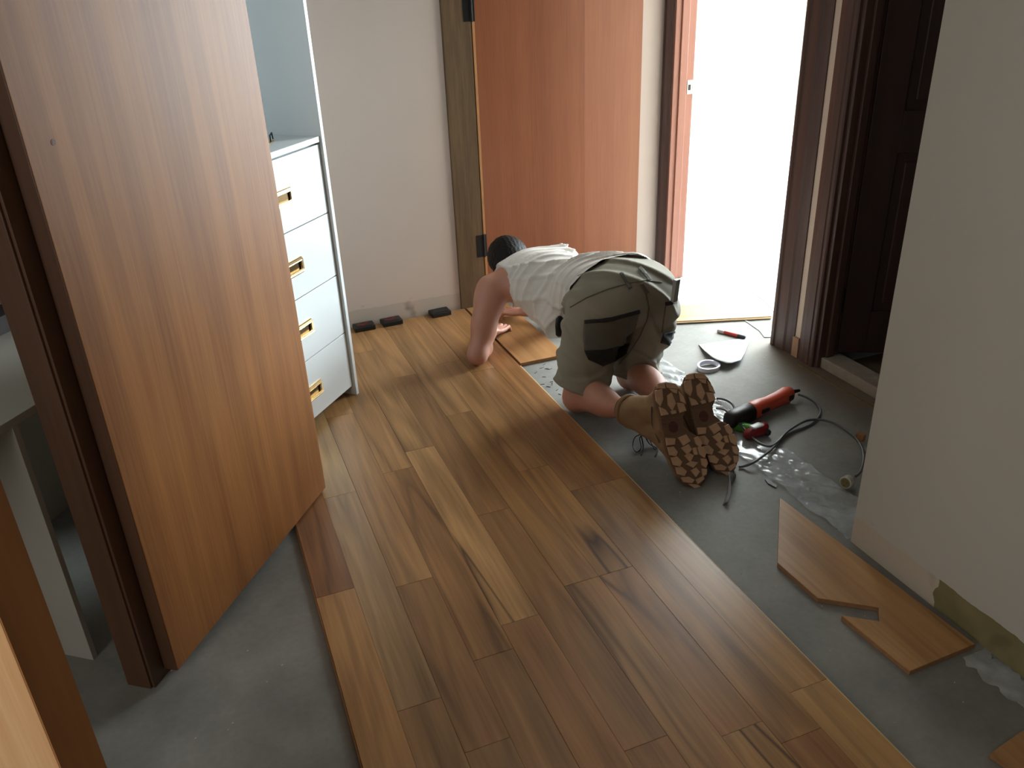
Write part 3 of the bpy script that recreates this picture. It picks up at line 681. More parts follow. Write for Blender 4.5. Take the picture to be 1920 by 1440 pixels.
plug = mk('plug', g, plain('clear_plug_shell', (186, 186, 172), 0.2, noise=.05), tool)
g = G().tube([pc - dp * .0125, pc - dp * .0120], [.017, .017], 20)
pf = mk('plug_face', g, plain('yellowish_plug_face', (116, 108, 74), 0.4, noise=.1), plug); pf.location = Vector(pf.location) - Vector(plug.location)
side = dp.cross(Vector((0, 0, 1))).normalized(); upv = side.cross(dp).normalized()
for (a, b_) in ((-.007, .004), (.007, .004), (0, -.008)):
    c_ = pc - dp * .0126 + side * a + upv * b_
    o = mk('pin', G().box(c_.x - .001, c_.x + .001, c_.y - .001, c_.y + .001, c_.z - .0035, c_.z + .0035) if False else G().tube([c_, c_ - dp * .012], .0018, 6), M['brass'], plug); o.location = Vector(o.location) - Vector(plug.location)
# dark red knife with grey inlay, and green handled knife under the cord
q = fl(1418, 818, SL)
kn = thing('folding_knife', 'glossy dark red hand tool with grey top beside the black head of the power tool', 'tool', (q[0], q[1], SL), 0.15)
M['darkred'] = plain('glossy_dark_red', (138, 22, 30), 0.15, noise=.05, coat=.5)
g = G().loft([sring(-.062, .008, .008, .022), sring(-.052, .018, .018, .022), sring(-.02, .023, .021, .022, .004), sring(.02, .025, .022, .023, .0), sring(.045, .022, .020, .024, .004), sring(.058, .010, .012, .024, .006)])
mk('handle', g, M['darkred'], kn, smooth=True)
g = G().loft([sring(-.030, .010, .002, .0425, .004), sring(-.02, .016, .004, .0425, .004), sring(.02, .017, .004, .0435, .004), sring(.035, .008, .002, .042, .004)])
mk('inlay', g, plain('grey_inlay', (168, 168, 166), .35), kn, smooth=True)
q = fl(1392, 808, SL)
gk = thing('green_tool', 'bright green handled hand tool half hidden behind the right boot', 'tool', (q[0], q[1], SL), -0.9)
g = G().loft([sring(-.055, .008, .008, .018), sring(-.045, .017, .016, .018), sring(.0, .019, .017, .018), sring(.05, .016, .015, .018), sring(.058, .008, .008, .018)])
mk('handle', g, plain('bright_green_plastic', (86, 178, 60), .35), gk, smooth=True)
mk('black_end', G().loft([sring(.056, .013, .013, .018), sring(.10, .012, .012, .017), sring(.106, .006, .006, .017)]), M['black'], gk, smooth=True)
# small litter on the floor
o = sheet('plastic_scrap', 'small dark crumpled scrap beside the plastic film', 'litter', [fl(1434, 900, SL)[:2], fl(1445, 903, SL)[:2], fl(1457, 912, SL)[:2], fl(1455, 916, SL)[:2], fl(1440, 908, SL)[:2]], SL, M['black'], th=.004)
g = G()
random.seed(4)
for k in range(60):
    x = random.uniform(1.30, 2.36); y = random.uniform(1.7, 3.6); s_ = random.uniform(.0012, .0035)
    g.prism([(x - s_, y - s_ * .6), (x + s_, y - s_ * .3), (x + s_ * .4, y + s_)], SL, SL + .0015)
for k in range(30):
    x = random.uniform(1.25, 1.55); y = random.uniform(0.9, 2.0); s_ = random.uniform(.001, .0022)
    g.prism([(x - s_, y - s_ * .6), (x + s_, y - s_ * .3), (x + s_ * .4, y + s_)], SL, SL + .0015)
for k in range(14):
    x = random.uniform(-.3, .05); y = random.uniform(1.2, 1.9); s_ = random.uniform(.001, .003)
    g.prism([(x - s_, y - s_ * .6), (x + s_, y - s_ * .3), (x + s_ * .4, y + s_)], SL, SL + .0015)
o = tag(mk('sawdust_crumbs', g, plain('pale_crumbs', (200, 190, 172), .8)), 'scattered pale crumbs of sawdust and plaster on the grey floor', 'sawdust'); o['kind'] = 'stuff'
g = G()
for k in range(16):
    px = random.uniform(1000, 1050); py = random.uniform(682, 745); q = fl(px, py, SL); a = random.uniform(0, PI); s_ = random.uniform(.006, .012)
    if q[0] < 1.25: continue
    dx, dy = math.cos(a) * s_, math.sin(a) * s_
    g.tube([(q[0] - dx, q[1] - dy, SL + .001), (q[0] + dy * .3, q[1] - dx * .3, SL + .001), (q[0] + dx, q[1] + dy, SL + .001)], .0012, 5)
o = tag(mk('wood_shavings', g, plain('dark_shavings', (70, 66, 62), .8)), 'short dark curled shavings on the floor beside the left knee', 'shavings'); o['kind'] = 'stuff'

# ------------------------------------------------------------------ figure: smooth implicit bodies turned into single meshes
def A(*p): return np.array(p, dtype=np.float32)
def cap(P, a, b, ra, rb):
    a = A(*a); b = A(*b); ab = b - a; t = np.clip(((P - a) @ ab) / (ab @ ab), 0, 1)
    return np.linalg.norm(P - (a + t[..., None] * ab), axis=-1) - (ra + (rb - ra) * t)
def ell(P, c, r, ax=None):
    q = P - A(*c)
    if ax is not None: q = q @ np.array(ax, dtype=np.float32).T
    r = A(*r); k0 = np.linalg.norm(q / r, axis=-1); k1 = np.linalg.norm(q / (r * r), axis=-1) + 1e-9
    return k0 * (k0 - 1) / k1
def su(a, b, k):
    h = np.clip(0.5 + 0.5 * (b - a) / k, 0, 1); return b * (1 - h) + a * h - k * h * (1 - h)
def ss(a, b, k):  # smooth a minus b
    h = np.clip(0.5 - 0.5 * (a + b) / k, 0, 1); return a * (1 - h) + (-b) * h + k * h * (1 - h)
def plane(P, p, n):
    n = A(*n); n = n / np.linalg.norm(n); return (P - A(*p)) @ n
def nets(fn, lo, hi, h):
    n = [int(math.ceil((hi[i] - lo[i]) / h)) + 1 for i in range(3)]
    ax = [np.float32(lo[i]) + h * np.arange(n[i], dtype=np.float32) for i in range(3)]
    F = np.empty(n, dtype=np.float32)
    for i0 in range(0, n[0], 16):
        P = np.stack(np.meshgrid(ax[0][i0:i0 + 16], ax[1], ax[2], indexing='ij'), -1)
        F[i0:i0 + 16] = fn(P)
    s = F < 0
    acc = np.zeros([n[0] - 1, n[1] - 1, n[2] - 1, 3], np.float32); cnt = np.zeros(acc.shape[:3], np.float32)
    c = [(i, j, k) for i in (0, 1) for j in (0, 1) for k in (0, 1)]
    def sl(o): return tuple(slice(o[d], n[d] - 1 + o[d]) for d in range(3))
    for p in c:
        for d in range(3):
            if p[d] == 0:
                q = list(p); q[d] = 1
                fa = F[sl(p)]; fb = F[sl(q)]; mk_ = s[sl(p)] != s[sl(q)]
                t = np.where(mk_, fa / np.where(mk_, fa - fb, 1), 0)
                for e in range(3): acc[..., e] += np.where(mk_, p[e] + (t if e == d else 0), 0)
                cnt += mk_
    act = cnt > 0; idx = -np.ones(act.shape, np.int64); idx[act] = np.arange(act.sum())
    cell = np.stack(np.nonzero(act), -1)
    V = (cell + acc[act] / cnt[act][:, None]) * h + np.array(lo)
    Q = []
    for d in range(3):
        e, g_ = [(1, 2), (2, 0), (0, 1)][d]
        a = [slice(0, n[i]) for i in range(3)]; a[d] = slice(0, n[d] - 1); b_ = list(a); b_[d] = slice(1, n[d])
        ch = s[tuple(a)] != s[tuple(b_)]
        I = np.stack(np.nonzero(ch), -1); I = I[(I[:, e] > 0) & (I[:, g_] > 0) & (I[:, e] < n[e] - 1) & (I[:, g_] < n[g_] - 1)]
        o = s[tuple(a)][tuple(I.T)]
        def at(de, dg):
            J = I.copy(); J[:, e] -= de; J[:, g_] -= dg; return idx[tuple(J.T)]
        q = np.stack([at(0, 0), at(1, 0), at(1, 1), at(0, 1)], -1)
        q[~o] = q[~o][:, ::-1]; Q.append(q)
    return V, np.concatenate(Q)
def sdfmesh(name, parts, mat, parent, origin, sub=0):
    """parts: list of (fn, lo, hi, h); all go into ONE mesh"""
    VV = []; QQ = []; n = 0
    for p in parts:
        V, Q = nets(*p)
        for _ in range(1):   # relax lightly
            S_ = np.zeros_like(V); C_ = np.zeros(len(V))
            for i in range(4):
                a = Q[:, i]; b_ = Q[:, (i + 1) % 4]
                np.add.at(S_, a, V[b_]); np.add.at(C_, a, 1)
            V = V * .5 + .5 * S_ / np.maximum(C_, 1)[:, None]
        VV.append(V); QQ.append(Q + n); n += len(V)
    V = np.concatenate(VV) - np.array(origin); Q = np.concatenate(QQ)
    me = bpy.data.meshes.new(name); me.vertices.add(len(V)); me.vertices.foreach_set('co', V.astype(np.float32).ravel())
    me.loops.add(len(Q) * 4); me.loops.foreach_set('vertex_index', Q.ravel().astype(np.int32))
    me.polygons.add(len(Q)); me.polygons.foreach_set('loop_start', np.arange(0, len(Q) * 4, 4, dtype=np.int32)); me.polygons.foreach_set('loop_total', np.full(len(Q), 4, dtype=np.int32))
    me.update(calc_edges=True); me.validate(); me.materials.append(mat); me.polygons.foreach_set('use_smooth', [True] * len(me.polygons))
    o = bpy.data.objects.new(name, me); COL.objects.link(o); o.parent = parent
    return o

def skin_mat():
    mt = plain('skin', (188, 134, 112), 0.5, noise=0.07, nscale=14, bump=0.1, bscale=160)
    b = mt.node_tree.nodes['Principled BSDF']; b.inputs['Subsurface Weight'].default_value = 0.12; b.inputs['Subsurface Radius'].default_value = (.02, .008, .004); b.inputs['Subsurface Scale'].default_value = 0.3
    return mt
M['skin'] = skin_mat()
M['hair'] = plain('dark_hair', (22, 18, 16), 0.6, noise=0.25, nscale=60, bump=1.0, bscale=260, spec=0.25)
M['shirt'] = plain('worn_white_cotton', (214, 208, 200), 0.85, noise=0.07, nscale=9, bump=0.3, bscale=60)
M['shorts'] = plain('khaki_work_cloth', (142, 136, 120), 0.85, noise=0.10, nscale=8, bump=0.35, bscale=90)
M['patch'] = plain('black_reinforcement', (38, 36, 38), 0.8, noise=0.1, nscale=30)
M['darkkhaki'] = plain('dark_khaki_pocket', (98, 95, 84), 0.85, noise=0.08, nscale=30)
M['stitch'] = plain('stitched_seam', (100, 96, 84), 0.85, noise=0.08, nscale=30)
M['boot'] = plain('tan_nubuck', (150, 120, 86), 0.8, noise=0.14, nscale=14, bump=0.3, bscale=70)
M['sole'] = plain('brown_rubber', (122, 94, 72), 0.7, noise=0.08, nscale=30)
M['lug'] = plain('tan_rubber_lug', (206, 168, 136), 0.65, noise=0.10, nscale=40)
M['sock'] = plain('black_sock', (28, 27, 28), 0.9)

SLZ = SL
J = dict(
    hipL=(1.395, 2.745, .395), hipR=(1.610, 2.785, .400), kneeL=(1.285, 2.690, .052), kneeR=(1.575, 2.775, .050),
    ankL=(1.352, 2.335, .140), ankR=(1.512, 2.335, .140),
    pel=(1.490, 2.750, .430), wst=(1.462, 2.93, .405), chest=(1.400, 3.20, .355), upc=(1.372, 3.36, .345),
    shL=(1.178, 3.365, .305), shR=(1.535, 3.345, .385), elL=(1.060, 3.265, .050), elR=(1.640, 3.50, .060), wrL=(1.215, 3.500, .040), wrR=(1.46, 3.65, .05),
    neck=(1.355, 3.47, .355), head=(1.342, 3.570, .358))
man = thing('person', 'man in white singlet and khaki work shorts kneeling on the floor, fitting boards', 'person', (1.45, 2.9, SL))
O0 = (1.45, 2.9, SL)
bx = np.array([0.985, 0.16, 0.10]); bx /= np.linalg.norm(bx)            # across the body, to its right
by = np.array([-0.155, 0.985, -0.08]); by -= bx * (bx @ by); by /= np.linalg.norm(by)   # towards the head
bz = np.cross(bx, by); BA = [bx, by, bz]
def torso(P, g=0.0):
    d = ell(P, J['pel'], (.185 + g, .155 + g, .128 + g), BA)
    d = su(d, ell(P, J['wst'], (.150 + g, .16 + g, .105 + g), BA), .06)
    d = su(d, ell(P, J['chest'], (.168 + g, .18 + g, .122 + g), BA), .07)
    d = su(d, ell(P, J['upc'], (.165 + g, .11 + g, .095 + g), BA), .05)
    d = su(d, cap(P, J['upc'], J['shL'], .085 + g, .068 + g), .05)
    d = su(d, cap(P, J['upc'], J['shR'], .085 + g, .068 + g), .05)
    return d
def thighs(P, g=0.0):
    out = None
    for s in 'LR':
        d = cap(P, J['hip' + s], J['knee' + s], .098 + g, .060 + g)
        out = d if out is None else su(out, d, .02)
    return out
def body(P):
    d = torso(P)
    d = su(d, thighs(P), .04)
    for s in 'LR':
        k, a = J['knee' + s], J['ank' + s]
        mid = tuple(k[i] * .62 + a[i] * .38 + (0, 0, .022)[i] for i in range(3))
        d = su(d, cap(P, k, a, .053, .030), .03); d = su(d, ell(P, mid, (.058, .12, .056)), .035)
        sh, el, wr = J['sh' + s], J['el' + s], J['wr' + s]
        d = su(d, cap(P, sh, el, .056, .043), .035)
        dm = tuple(sh[i] * .78 + el[i] * .22 for i in range(3)); d = su(d, ell(P, dm, (.062, .064, .075)), .04)
        tm = tuple(sh[i] * .45 + el[i] * .55 for i in range(3)); d = su(d, ell(P, tm, (.056, .056, .085)), .03)
        d = su(d, cap(P, el, wr, .044, .027), .025)
        fm = tuple(el[i] * .7 + wr[i] * .3 for i in range(3)); d = su(d, ell(P, fm, (.047, .055, .044)), .03)
    d = su(d, cap(P, J['upc'], J['neck'], .075, .058), .05)
    d = su(d, cap(P, J['neck'], J['head'], .056, .06), .03)
    hd = J['head']
    # head: cranium, jaw and face turned down towards the work
    d = su(d, ell(P, (hd[0], hd[1] + .01, hd[2] + .01), (.080, .102, .086)), .03)
    d = su(d, ell(P, (hd[0] - .002, hd[1] + .035, hd[2] - .055), (.058, .058, .06)), .035)
    d = su(d, ell(P, (hd[0] - .004, hd[1] + .058, hd[2] - .088), (.030, .030, .026)), .02)     # chin side
    d = su(d, cap(P, (hd[0] - .002, hd[1] + .095, hd[2] - .035), (hd[0] - .004, hd[1] + .108, hd[2] - .062), .008, .013), .012)  # nose
    for sx in (-1, 1):
        d = ss(d, ell(P, (hd[0] + sx * .030, hd[1] + .106, hd[2] - .022), (.016, .016, .012)), .012)   # eye sockets
        d = su(d, ell(P, (hd[0] + sx * .079, hd[1] + .006, hd[2] - .016), (.009, .019, .030)), .006)   # ears
    d = ss(d, ell(P, (hd[0] - .003, hd[1] + .103, hd[2] - .082), (.024, .012, .004)), .006)            # mouth
    d = np.maximum(d, -(P[..., 2] - np.where((P[..., 1] > 3.0), .0015, SL + .001)))
    return d
def hand(side):
    w_ = np.array(J['wr' + side]); 
    if side == 'L': f = np.array([.72, .66, -.14]); z = .0
    else: f = np.array([-.70, .68, -.14]); z = .0
    f /= np.linalg.norm(f); up = np.array([0, 0, 1.]); lat = np.cross(f, up); lat /= np.linalg.norm(lat); nn = np.cross(lat, f)
    thumb_side = -1 if side == 'L' else 1
    k = w_ + f * .085
    fin = []
    for i, (o, L) in enumerate(((-.033, .070), (-.011, .080), (.012, .076), (.034, .060))):
        o *= -thumb_side
        a = k + lat * o * 1.0; b_ = a + f * L * .48 + nn * .006; c = b_ + f * L * .30 - nn * .018; e = c + f * L * .12 - nn * .022
        fin.append((a, b_, c, e))
    ta = w_ + f * .028 + lat * .028 * thumb_side; tb_ = ta + f * .03 + lat * .026 * thumb_side - nn * .006; tc_ = tb_ + f * .032 + lat * .004 * thumb_side - nn * .010
    def fn(P):
        d = cap(P, w_ - f * .02, w_ + f * .01, .027, .025)
        B3 = [lat, f, nn]
        d = su(d, ell(P, w_ + f * .05, (.042, .052, .018), B3), .018)
        for a, b_, c, e in fin:
            q = cap(P, a - f * .02, b_, .0098, .0092); q = su(q, cap(P, b_, c, .0092, .0085), .003); q = su(q, cap(P, c, e, .0085, .0072), .003)
            d = su(d, q, .006)
        q = cap(P, ta, tb_, .013, .011); q = su(q, cap(P, tb_, tc_, .011, .009), .004)
        return su(d, q, .010)
    c = w_ + f * .07
    return fn, c - .12, c + .12, .0035
body_o = sdfmesh('body', [(body, (.98, 2.15, -.03), (1.78, 3.80, .60), .0075), hand('L'), hand('R')], M['skin'], man, O0)
# hair
hd = J['head']
def hairf(P):
    d = ell(P, (hd[0], hd[1] + .004, hd[2] + .016), (.095, .117, .103))
    d = su(d, ell(P, (hd[0], hd[1] - .055, hd[2] - .01), (.062, .05, .055)), .03)
    n = np.sin(P[..., 0] * 310 + np.sin(P[..., 1] * 120) * 2) * np.sin(P[..., 1] * 90 + P[..., 2] * 140) * .0022
    d = d + n
    d = np.maximum(d, -plane(P, (hd[0], hd[1] + .045, hd[2] - .030), (0, -.78, .62)))
    return ss(d, ell(P, (hd[0], hd[1] + .06, hd[2] - .07), (.09, .075, .06)), .01)
mh = sdfmesh('hair', [(hairf, (1.2, 3.44, .22), (1.45, 3.72, .50), .005)], M['hair'], man, O0)
# singlet
def folds(P, amp):
    s = (P - A(*J['wst'])) @ A(*by); l = (P - A(*J['wst'])) @ A(*bx); z = P[..., 2]
    ph = s * 105 + l * 30 + z * 22 + 2.2 * np.sin(l * 15 + z * 11) + 1.4 * np.sin(s * 17 - z * 13)
    m1 = .5 + .5 * np.sin(s * 9 + l * 17 + 1.0)
    r = np.maximum(0, np.sin(ph)) ** 2 * (.35 + .65 * m1)
    ph2 = z * 70 + s * 24 + 2 * np.sin(l * 20 + s * 8)
    return amp * (r + .45 * np.maximum(0, np.sin(ph2)) ** 3)
def hips(P, g=0.0):
    d = ell(P, J['pel'], (.205 + g, .165 + g, .138 + g), BA)
    return su(d, ell(P, (J['wst'][0] + .004, J['wst'][1] - .02, J['wst'][2] + .004), (.172 + g, .14 + g, .126 + g), BA), .05)
def shirtf(P):
    d = torso(P, .010)
    # cloth hangs below the belly
    d = su(d, cap(P, (1.40, 3.18, .275), (1.385, 2.95, .265), .105, .12), .05)
    s = (P - A(*J['wst'])) @ A(*by)
    d = su(d, hips(P, .0095), .03)
    d = d - folds(P, .0135)
    d = np.maximum(d, -plane(P, (1.45, 2.815, .42), (-.02, 1.0, .85)) - .003 * np.sin(P[..., 0] * 60))     # hem
    shl = J['shL']; shr = J['shR']
    d = ss(d, ell(P, (shl[0] - .012, shl[1] - .02, shl[2] - .01), (.098, .130, .17), BA), .006)   # armholes
    d = ss(d, ell(P, (shr[0] + .065, shr[1] + .0, shr[2] - .04), (.088, .115, .14), BA), .006)
    d = ss(d, ell(P, (1.353, 3.50, .37), (.090, .075, .09), BA), .006)     # neck
    return d
ms = sdfmesh('singlet', [(shirtf, (1.10, 2.78, .12), (1.72, 3.56, .60), .006)], M['shirt'], man, O0)
# shorts
def shortsf(P, g=0.0):
    bl = (J['hipL'][0] + .02, J['hipL'][1] - .055, .40); br = (J['hipR'][0] + .012, J['hipR'][1] - .045, .40)
    d = hips(P, g)
    b1_ = ell(P, bl, (.112 + g, .115 + g, .118 + g)); b2_ = ell(P, br, (.112 + g, .115 + g, .118 + g))
    d = su(d, su(b1_, b2_, .008), .045)
    t = None
    for s_ in 'LR':
        h_ = J['hip' + s_]; k_ = J['knee' + s_]
        q = cap(P, (h_[0], h_[1] - .005, h_[2]), (k_[0] + .005, k_[1] - .004, k_[2] + .045), .124 + g, .102 + g)
        t = q if t is None else su(t, q, .03)
    d = su(d, t, .03)
    d = su(d, ell(P, (1.672, 2.79, .300), (.098 + g, .115 + g, .135 + g)), .05)
    l = (P - A(*J['pel'])) @ A(*bx); z = P[..., 2]; y = P[..., 1]
    f1 = np.maximum(0, np.sin(z * 42 + l * 20 + 2.5 * np.sin(l * 9 + y * 14))) ** 2 * .004
    f2 = np.maximum(0, np.sin(z * 95 + y * 30 + 2 * np.sin(l * 18))) ** 2 * .005 * np.clip((.22 - z) / .12, 0, 1)
    f3 = .006 * np.exp(-((z - .245 - .25 * l) / .016) ** 2)   # crease under the seat
    d = d - f1 * 3.0 - f2 * 2.4 + f3 - .0035 * np.maximum(0, np.sin(l * 75 + z * 18 + 2 * np.sin(z * 23))) ** 2 * np.clip((.34 - z) / .1, 0, 1)
    # hems
    hem = np.where(l < .0, z - (.078 + .30 * np.maximum(0, -.17 - l)), z - .036)
    d = np.maximum(d, -hem)
    d = np.maximum(d, plane(P, (1.45, 2.935, .42), (-.02, 1.0, .85)))
    return d
mo = sdfmesh('shorts', [(shortsf, (1.10, 2.48, .00), (1.84, 3.06, .62), .0065)], M['shorts'], man, O0)

bpy.context.view_layer.update()
# cloth pieces laid on the shorts: pockets, patches, loops, seams
from mathutils.bvhtree import BVHTree
def bvh_of(o):
    me = o.data; off = Vector(O0)
    return BVHTree.FromPolygons([v.co + off for v in me.vertices], [tuple(p.vertices) for p in me.polygons])
BV = bvh_of(mo)
EYE = Vector((0, 0, CAM_H))
def onsurf(px, py, bvh, off):
    d = Vector(R @ np.array([px - 960., -(py - 720.), -FPX])).normalized()
    h = bvh.ray_cast(EYE, d)
    if h[0] is None: return None
    return h[0] + h[1] * off * (1 if h[1].dot(d) < 0 else -1)
def patch(name, poly, mat, parent, bvh, off=.003, cuts=4, label=None, th=.002):
    bm = bmesh.new(); vs = [bm.verts.new((p[0], p[1], 0)) for p in poly]; bm.faces.new(vs)
    bmesh.ops.triangulate(bm, faces=bm.faces[:])
    for _ in range(cuts):
        es = [e for e in bm.edges if e.calc_length() > 5]
        if not es: break
        bmesh.ops.subdivide_edges(bm, edges=es, cuts=1); bmesh.ops.triangulate(bm, faces=bm.faces[:])
    bad = []
    for v in bm.verts:
        q = onsurf(v.co.x, v.co.y, bvh, off)
        if q is None: bad.append(v)
        else: v.co = q - Vector(O0)
    bmesh.ops.delete(bm, geom=bad, context='VERTS')
    me = bpy.data.meshes.new(name); bm.to_mesh(me); bm.free(); me.materials.append(mat)
    me.polygons.foreach_set('use_smooth', [True] * len(me.polygons))
    o = bpy.data.objects.new(name, me); COL.objects.link(o); o.parent = parent
    md = o.modifiers.new('s', 'SOLIDIFY'); md.thickness = th; md.offset = 0
    if label: o['label'] = label
    return o
def z5(pts): return [(840 + a / 3.84, 420 + b_ / 3.84) for a, b_ in pts]
def strip(pts, w_):
    L_ = []; Rr = []
    for i, p in enumerate(pts):
        a = pts[max(i - 1, 0)]; b_ = pts[min(i + 1, len(pts) - 1)]; dx, dy = b_[0] - a[0], b_[1] - a[1]; l = math.hypot(dx, dy)
        L_.append((p[0] - dy / l * w_, p[1] + dx / l * w_)); Rr.append((p[0] + dy / l * w_, p[1] - dx / l * w_))
    return L_ + Rr[::-1]
patch('pocket', z5([(985, 705), (1375, 635), (1345, 760), (1310, 870), (1130, 905), (985, 920), (975, 800)]), M['darkkhaki'], mo, BV, .0022, label='darker khaki back pocket')
patch('pocket_welt', z5([(985, 690), (1180, 670), (1375, 618), (1378, 645), (1185, 697), (988, 716)]), M['patch'], mo, BV, .0045, label='black pocket edge')
patch('reinforcement', z5([(985, 908), (1130, 905), (1312, 858), (1290, 930), (1210, 985), (1110, 1020), (1010, 975)]), M['patch'], mo, BV, .0045, label='black patch at the bottom of the left back pocket')
patch('reinforcement', z5([(1545, 790), (1640, 765), (1640, 830), (1600, 875), (1527, 850)]), M['patch'], mo, BV, .0045, label='black patch at the bottom of the right back pocket')
patch('pocket_welt', z5([(1560, 560), (1640, 545), (1640, 572), (1562, 585)]), M['patch'], mo, BV, .0045)
for pts in ([(1245, 355), (1310, 470)], [(1375, 315), (1450, 410)], [(1390, 430), (1430, 500)]):
    patch('belt_loop', z5(strip(pts, 13)), M['darkkhaki'], mo, BV, .006)
for pts in ([(1420, 480), (1445, 600), (1430, 700), (1380, 810), (1310, 920), (1230, 1010)], [(880, 600), (1000, 530), (1150, 470), (1290, 430), (1420, 405), (1540, 420)],
            [(1565, 590), (1550, 700), (1540, 780)], [(985, 700), (975, 800), (985, 910)]):
    patch('seam', z5(strip(pts, 3.5)), M['stitch'], mo, BV, .0015)

# ------------------------------------------------------------------ boots
def z7(zx, zy): return np.array([1150 + zx / 3.84, 660 + zy / 3.84])
def boot(side, T, H, mirror):
    T = np.array(T); H = np.array(H); v = (H - T); LEN = np.linalg.norm(v); v /= LEN
    u = np.array([.992, -.12, 0.0]) if side == 'L' else np.array([.985, -.17, 0.0]); u -= v * (u @ v); u /= np.linalg.norm(u); w_ = np.cross(u, v)   # w_ points out of the tread
    def uvL(zx, zy):       # position on the tread of the left boot measured in the photo
        T0, v0, u0, w0 = boot.ref
        p = z7(zx, zy); d = R @ np.array([p[0] - 960., -(p[1] - 720.), -FPX]); C = np.array([0, 0, CAM_H])
        q = C + d * (((T0 - C) @ w0) / (d @ w0)) - T0
        return q @ u0, q @ v0
    if side == 'L': boot.ref = (T, v, u, w_)
    def W3(uu, vv, ww): return T + u * (uu * mirror) + v * vv + w_ * ww - np.array(O0)
    out = [(390, 210), (455, 222), (500, 290), (520, 360), (525, 430), (505, 470), (515, 530), (560, 575), (605, 600), (640, 660), (670, 720), (683, 800), (680, 870), (655, 940), (620, 980), (580, 992),
           (530, 970), (480, 915), (440, 830), (400, 740), (375, 670), (365, 600), (350, 520), (330, 440), (305, 370), (295, 300), (315, 245), (350, 218)]
    def pr(poly, w0, w1, sc=1.0):
        c = np.mean([uvL(*p) for p in poly], 0); P2 = [c + (np.array(uvL(*p)) - c) * sc for p in poly]; n = len(P2)
        V = [W3(a, b_, w0) for a, b_ in [uvL(*p) for p in poly]] + [W3(a, b_, w1) for a, b_ in P2]
        return V, [tuple(range(n))[::-1], tuple(range(n, 2 * n))] + [(i, (i + 1) % n, n + (i + 1) % n, n + i) for i in range(n)]
    bt = sdfboot(side, T, v, u * mirror, w_, LEN, mirror, [uvL(*p) for p in out])
    V, F = pr(out, -.024, -.006, .985); so = mk('sole', G().add(V, F), M['sole'], bt, origin=(0, 0, 0), bevel=.003)
    heelpad = [p for p in out if p[1] < 440] + [(335, 455), ]
    V, F = pr([(390, 216), (450, 228), (494, 292), (514, 362), (519, 425), (345, 462), (312, 370), (301, 300), (320, 250), (354, 224)], -.0065, .002, .97); mk('heel_pad', G().add(V, F), M['sole'], bt, origin=(0, 0, 0), bevel=.002)
    V, F = pr([(372, 612), (560, 580), (604, 606), (636, 664), (664, 722), (677, 800), (674, 868), (650, 935), (616, 974), (580, 985), (533, 963), (486, 912), (445, 830), (405, 740), (380, 670)], -.0065, .001, .98); mk('forefoot_pad', G().add(V, F), M['sole'], bt, origin=(0, 0, 0), bevel=.002)
    lugs = [[(300, 285), (345, 270), (352, 340), (335, 385), (306, 350)], [(385, 320), (415, 298), (442, 370), (420, 420), (390, 380)], [(468, 285), (500, 325), (516, 372), (480, 352)],
            [(330, 398), (372, 418), (392, 448), (345, 456)], [(455, 368), (500, 372), (518, 420), (475, 436)], [(318, 232), (362, 226), (368, 262), (312, 262)], [(380, 222), (440, 230), (470, 268), (388, 256)],
            [(400, 265), (455, 272), (452, 300), (425, 290)], [(408, 428), (440, 420), (450, 440), (420, 448)],
            [(378, 622), (440, 625), (435, 665), (384, 670)], [(465, 620), (520, 598), (547, 640), (500, 672)], [(578, 622), (606, 610), (633, 655), (620, 690), (590, 660)],
            [(390, 690), (430, 685), (457, 720), (445, 750), (404, 740)], [(488, 692), (536, 665), (558, 700), (530, 738)], [(602, 690), (645, 684), (664, 722), (650, 760), (617, 735)],
            [(510, 748), (538, 728), (572, 745), (548, 792)], [(565, 695), (590, 690), (602, 738), (578, 738)], [(416, 762), (455, 755), (487, 790), (475, 822), (430, 810)],
            [(525, 808), (556, 788), (602, 795), (570, 832)], [(627, 770), (664, 772), (674, 800), (660, 830), (634, 812)], [(448, 832), (490, 830), (522, 860), (505, 890), (460, 875)],
            [(555, 855), (590, 832), (615, 862), (590, 898)], [(632, 842), (668, 845), (664, 880), (640, 892)], [(488, 905), (540, 900), (577, 920), (560, 942), (505, 935)], [(592, 918), (640, 895), (648, 915), (605, 948)],
            [(540, 950), (600, 955), (622, 968), (580, 980)]]
    for l in lugs:
        lc = np.mean(l, 0); l = [tuple(lc + (np.array(p_) - lc) * 1.13) for p_ in l]
        V, F = pr(l, .0012, .0070, .96); mk('tread_lug', G().add(V, F), M['lug'], bt, origin=tuple(np.mean(V, 0)))
    # small oval inset at the waist of the sole
    c = np.array(uvL(437, 540)); V = []; n = 16
    for ww in (-.006, -.0045):
        for i in range(n): a = 2 * PI * i / n; V.append(W3(c[0] + .017 * math.cos(a), c[1] + .020 * math.sin(a), ww))
    F = [tuple(range(n))[::-1], tuple(range(n, 2 * n))] + [(i, (i + 1) % n, n + (i + 1) % n, n + i) for i in range(n)]
    mk('oval_inset', G().add(V, F), plain('maroon_inset', (92, 48, 50), .6) if 'maroon_inset' not in bpy.data.materials else bpy.data.materials['maroon_inset'], bt, origin=(0, 0, 0))
    for k in range(3):
        a_, b_ = uvL(350, 480 + k * 36), uvL(508, 478 + k * 36)
        mk('shank_rib', G().tube([W3(a_[0], a_[1], -.006), W3(b_[0], b_[1], -.006)], .0018, 5), M['sole'], bt, origin=(0, 0, 0))
    return bt
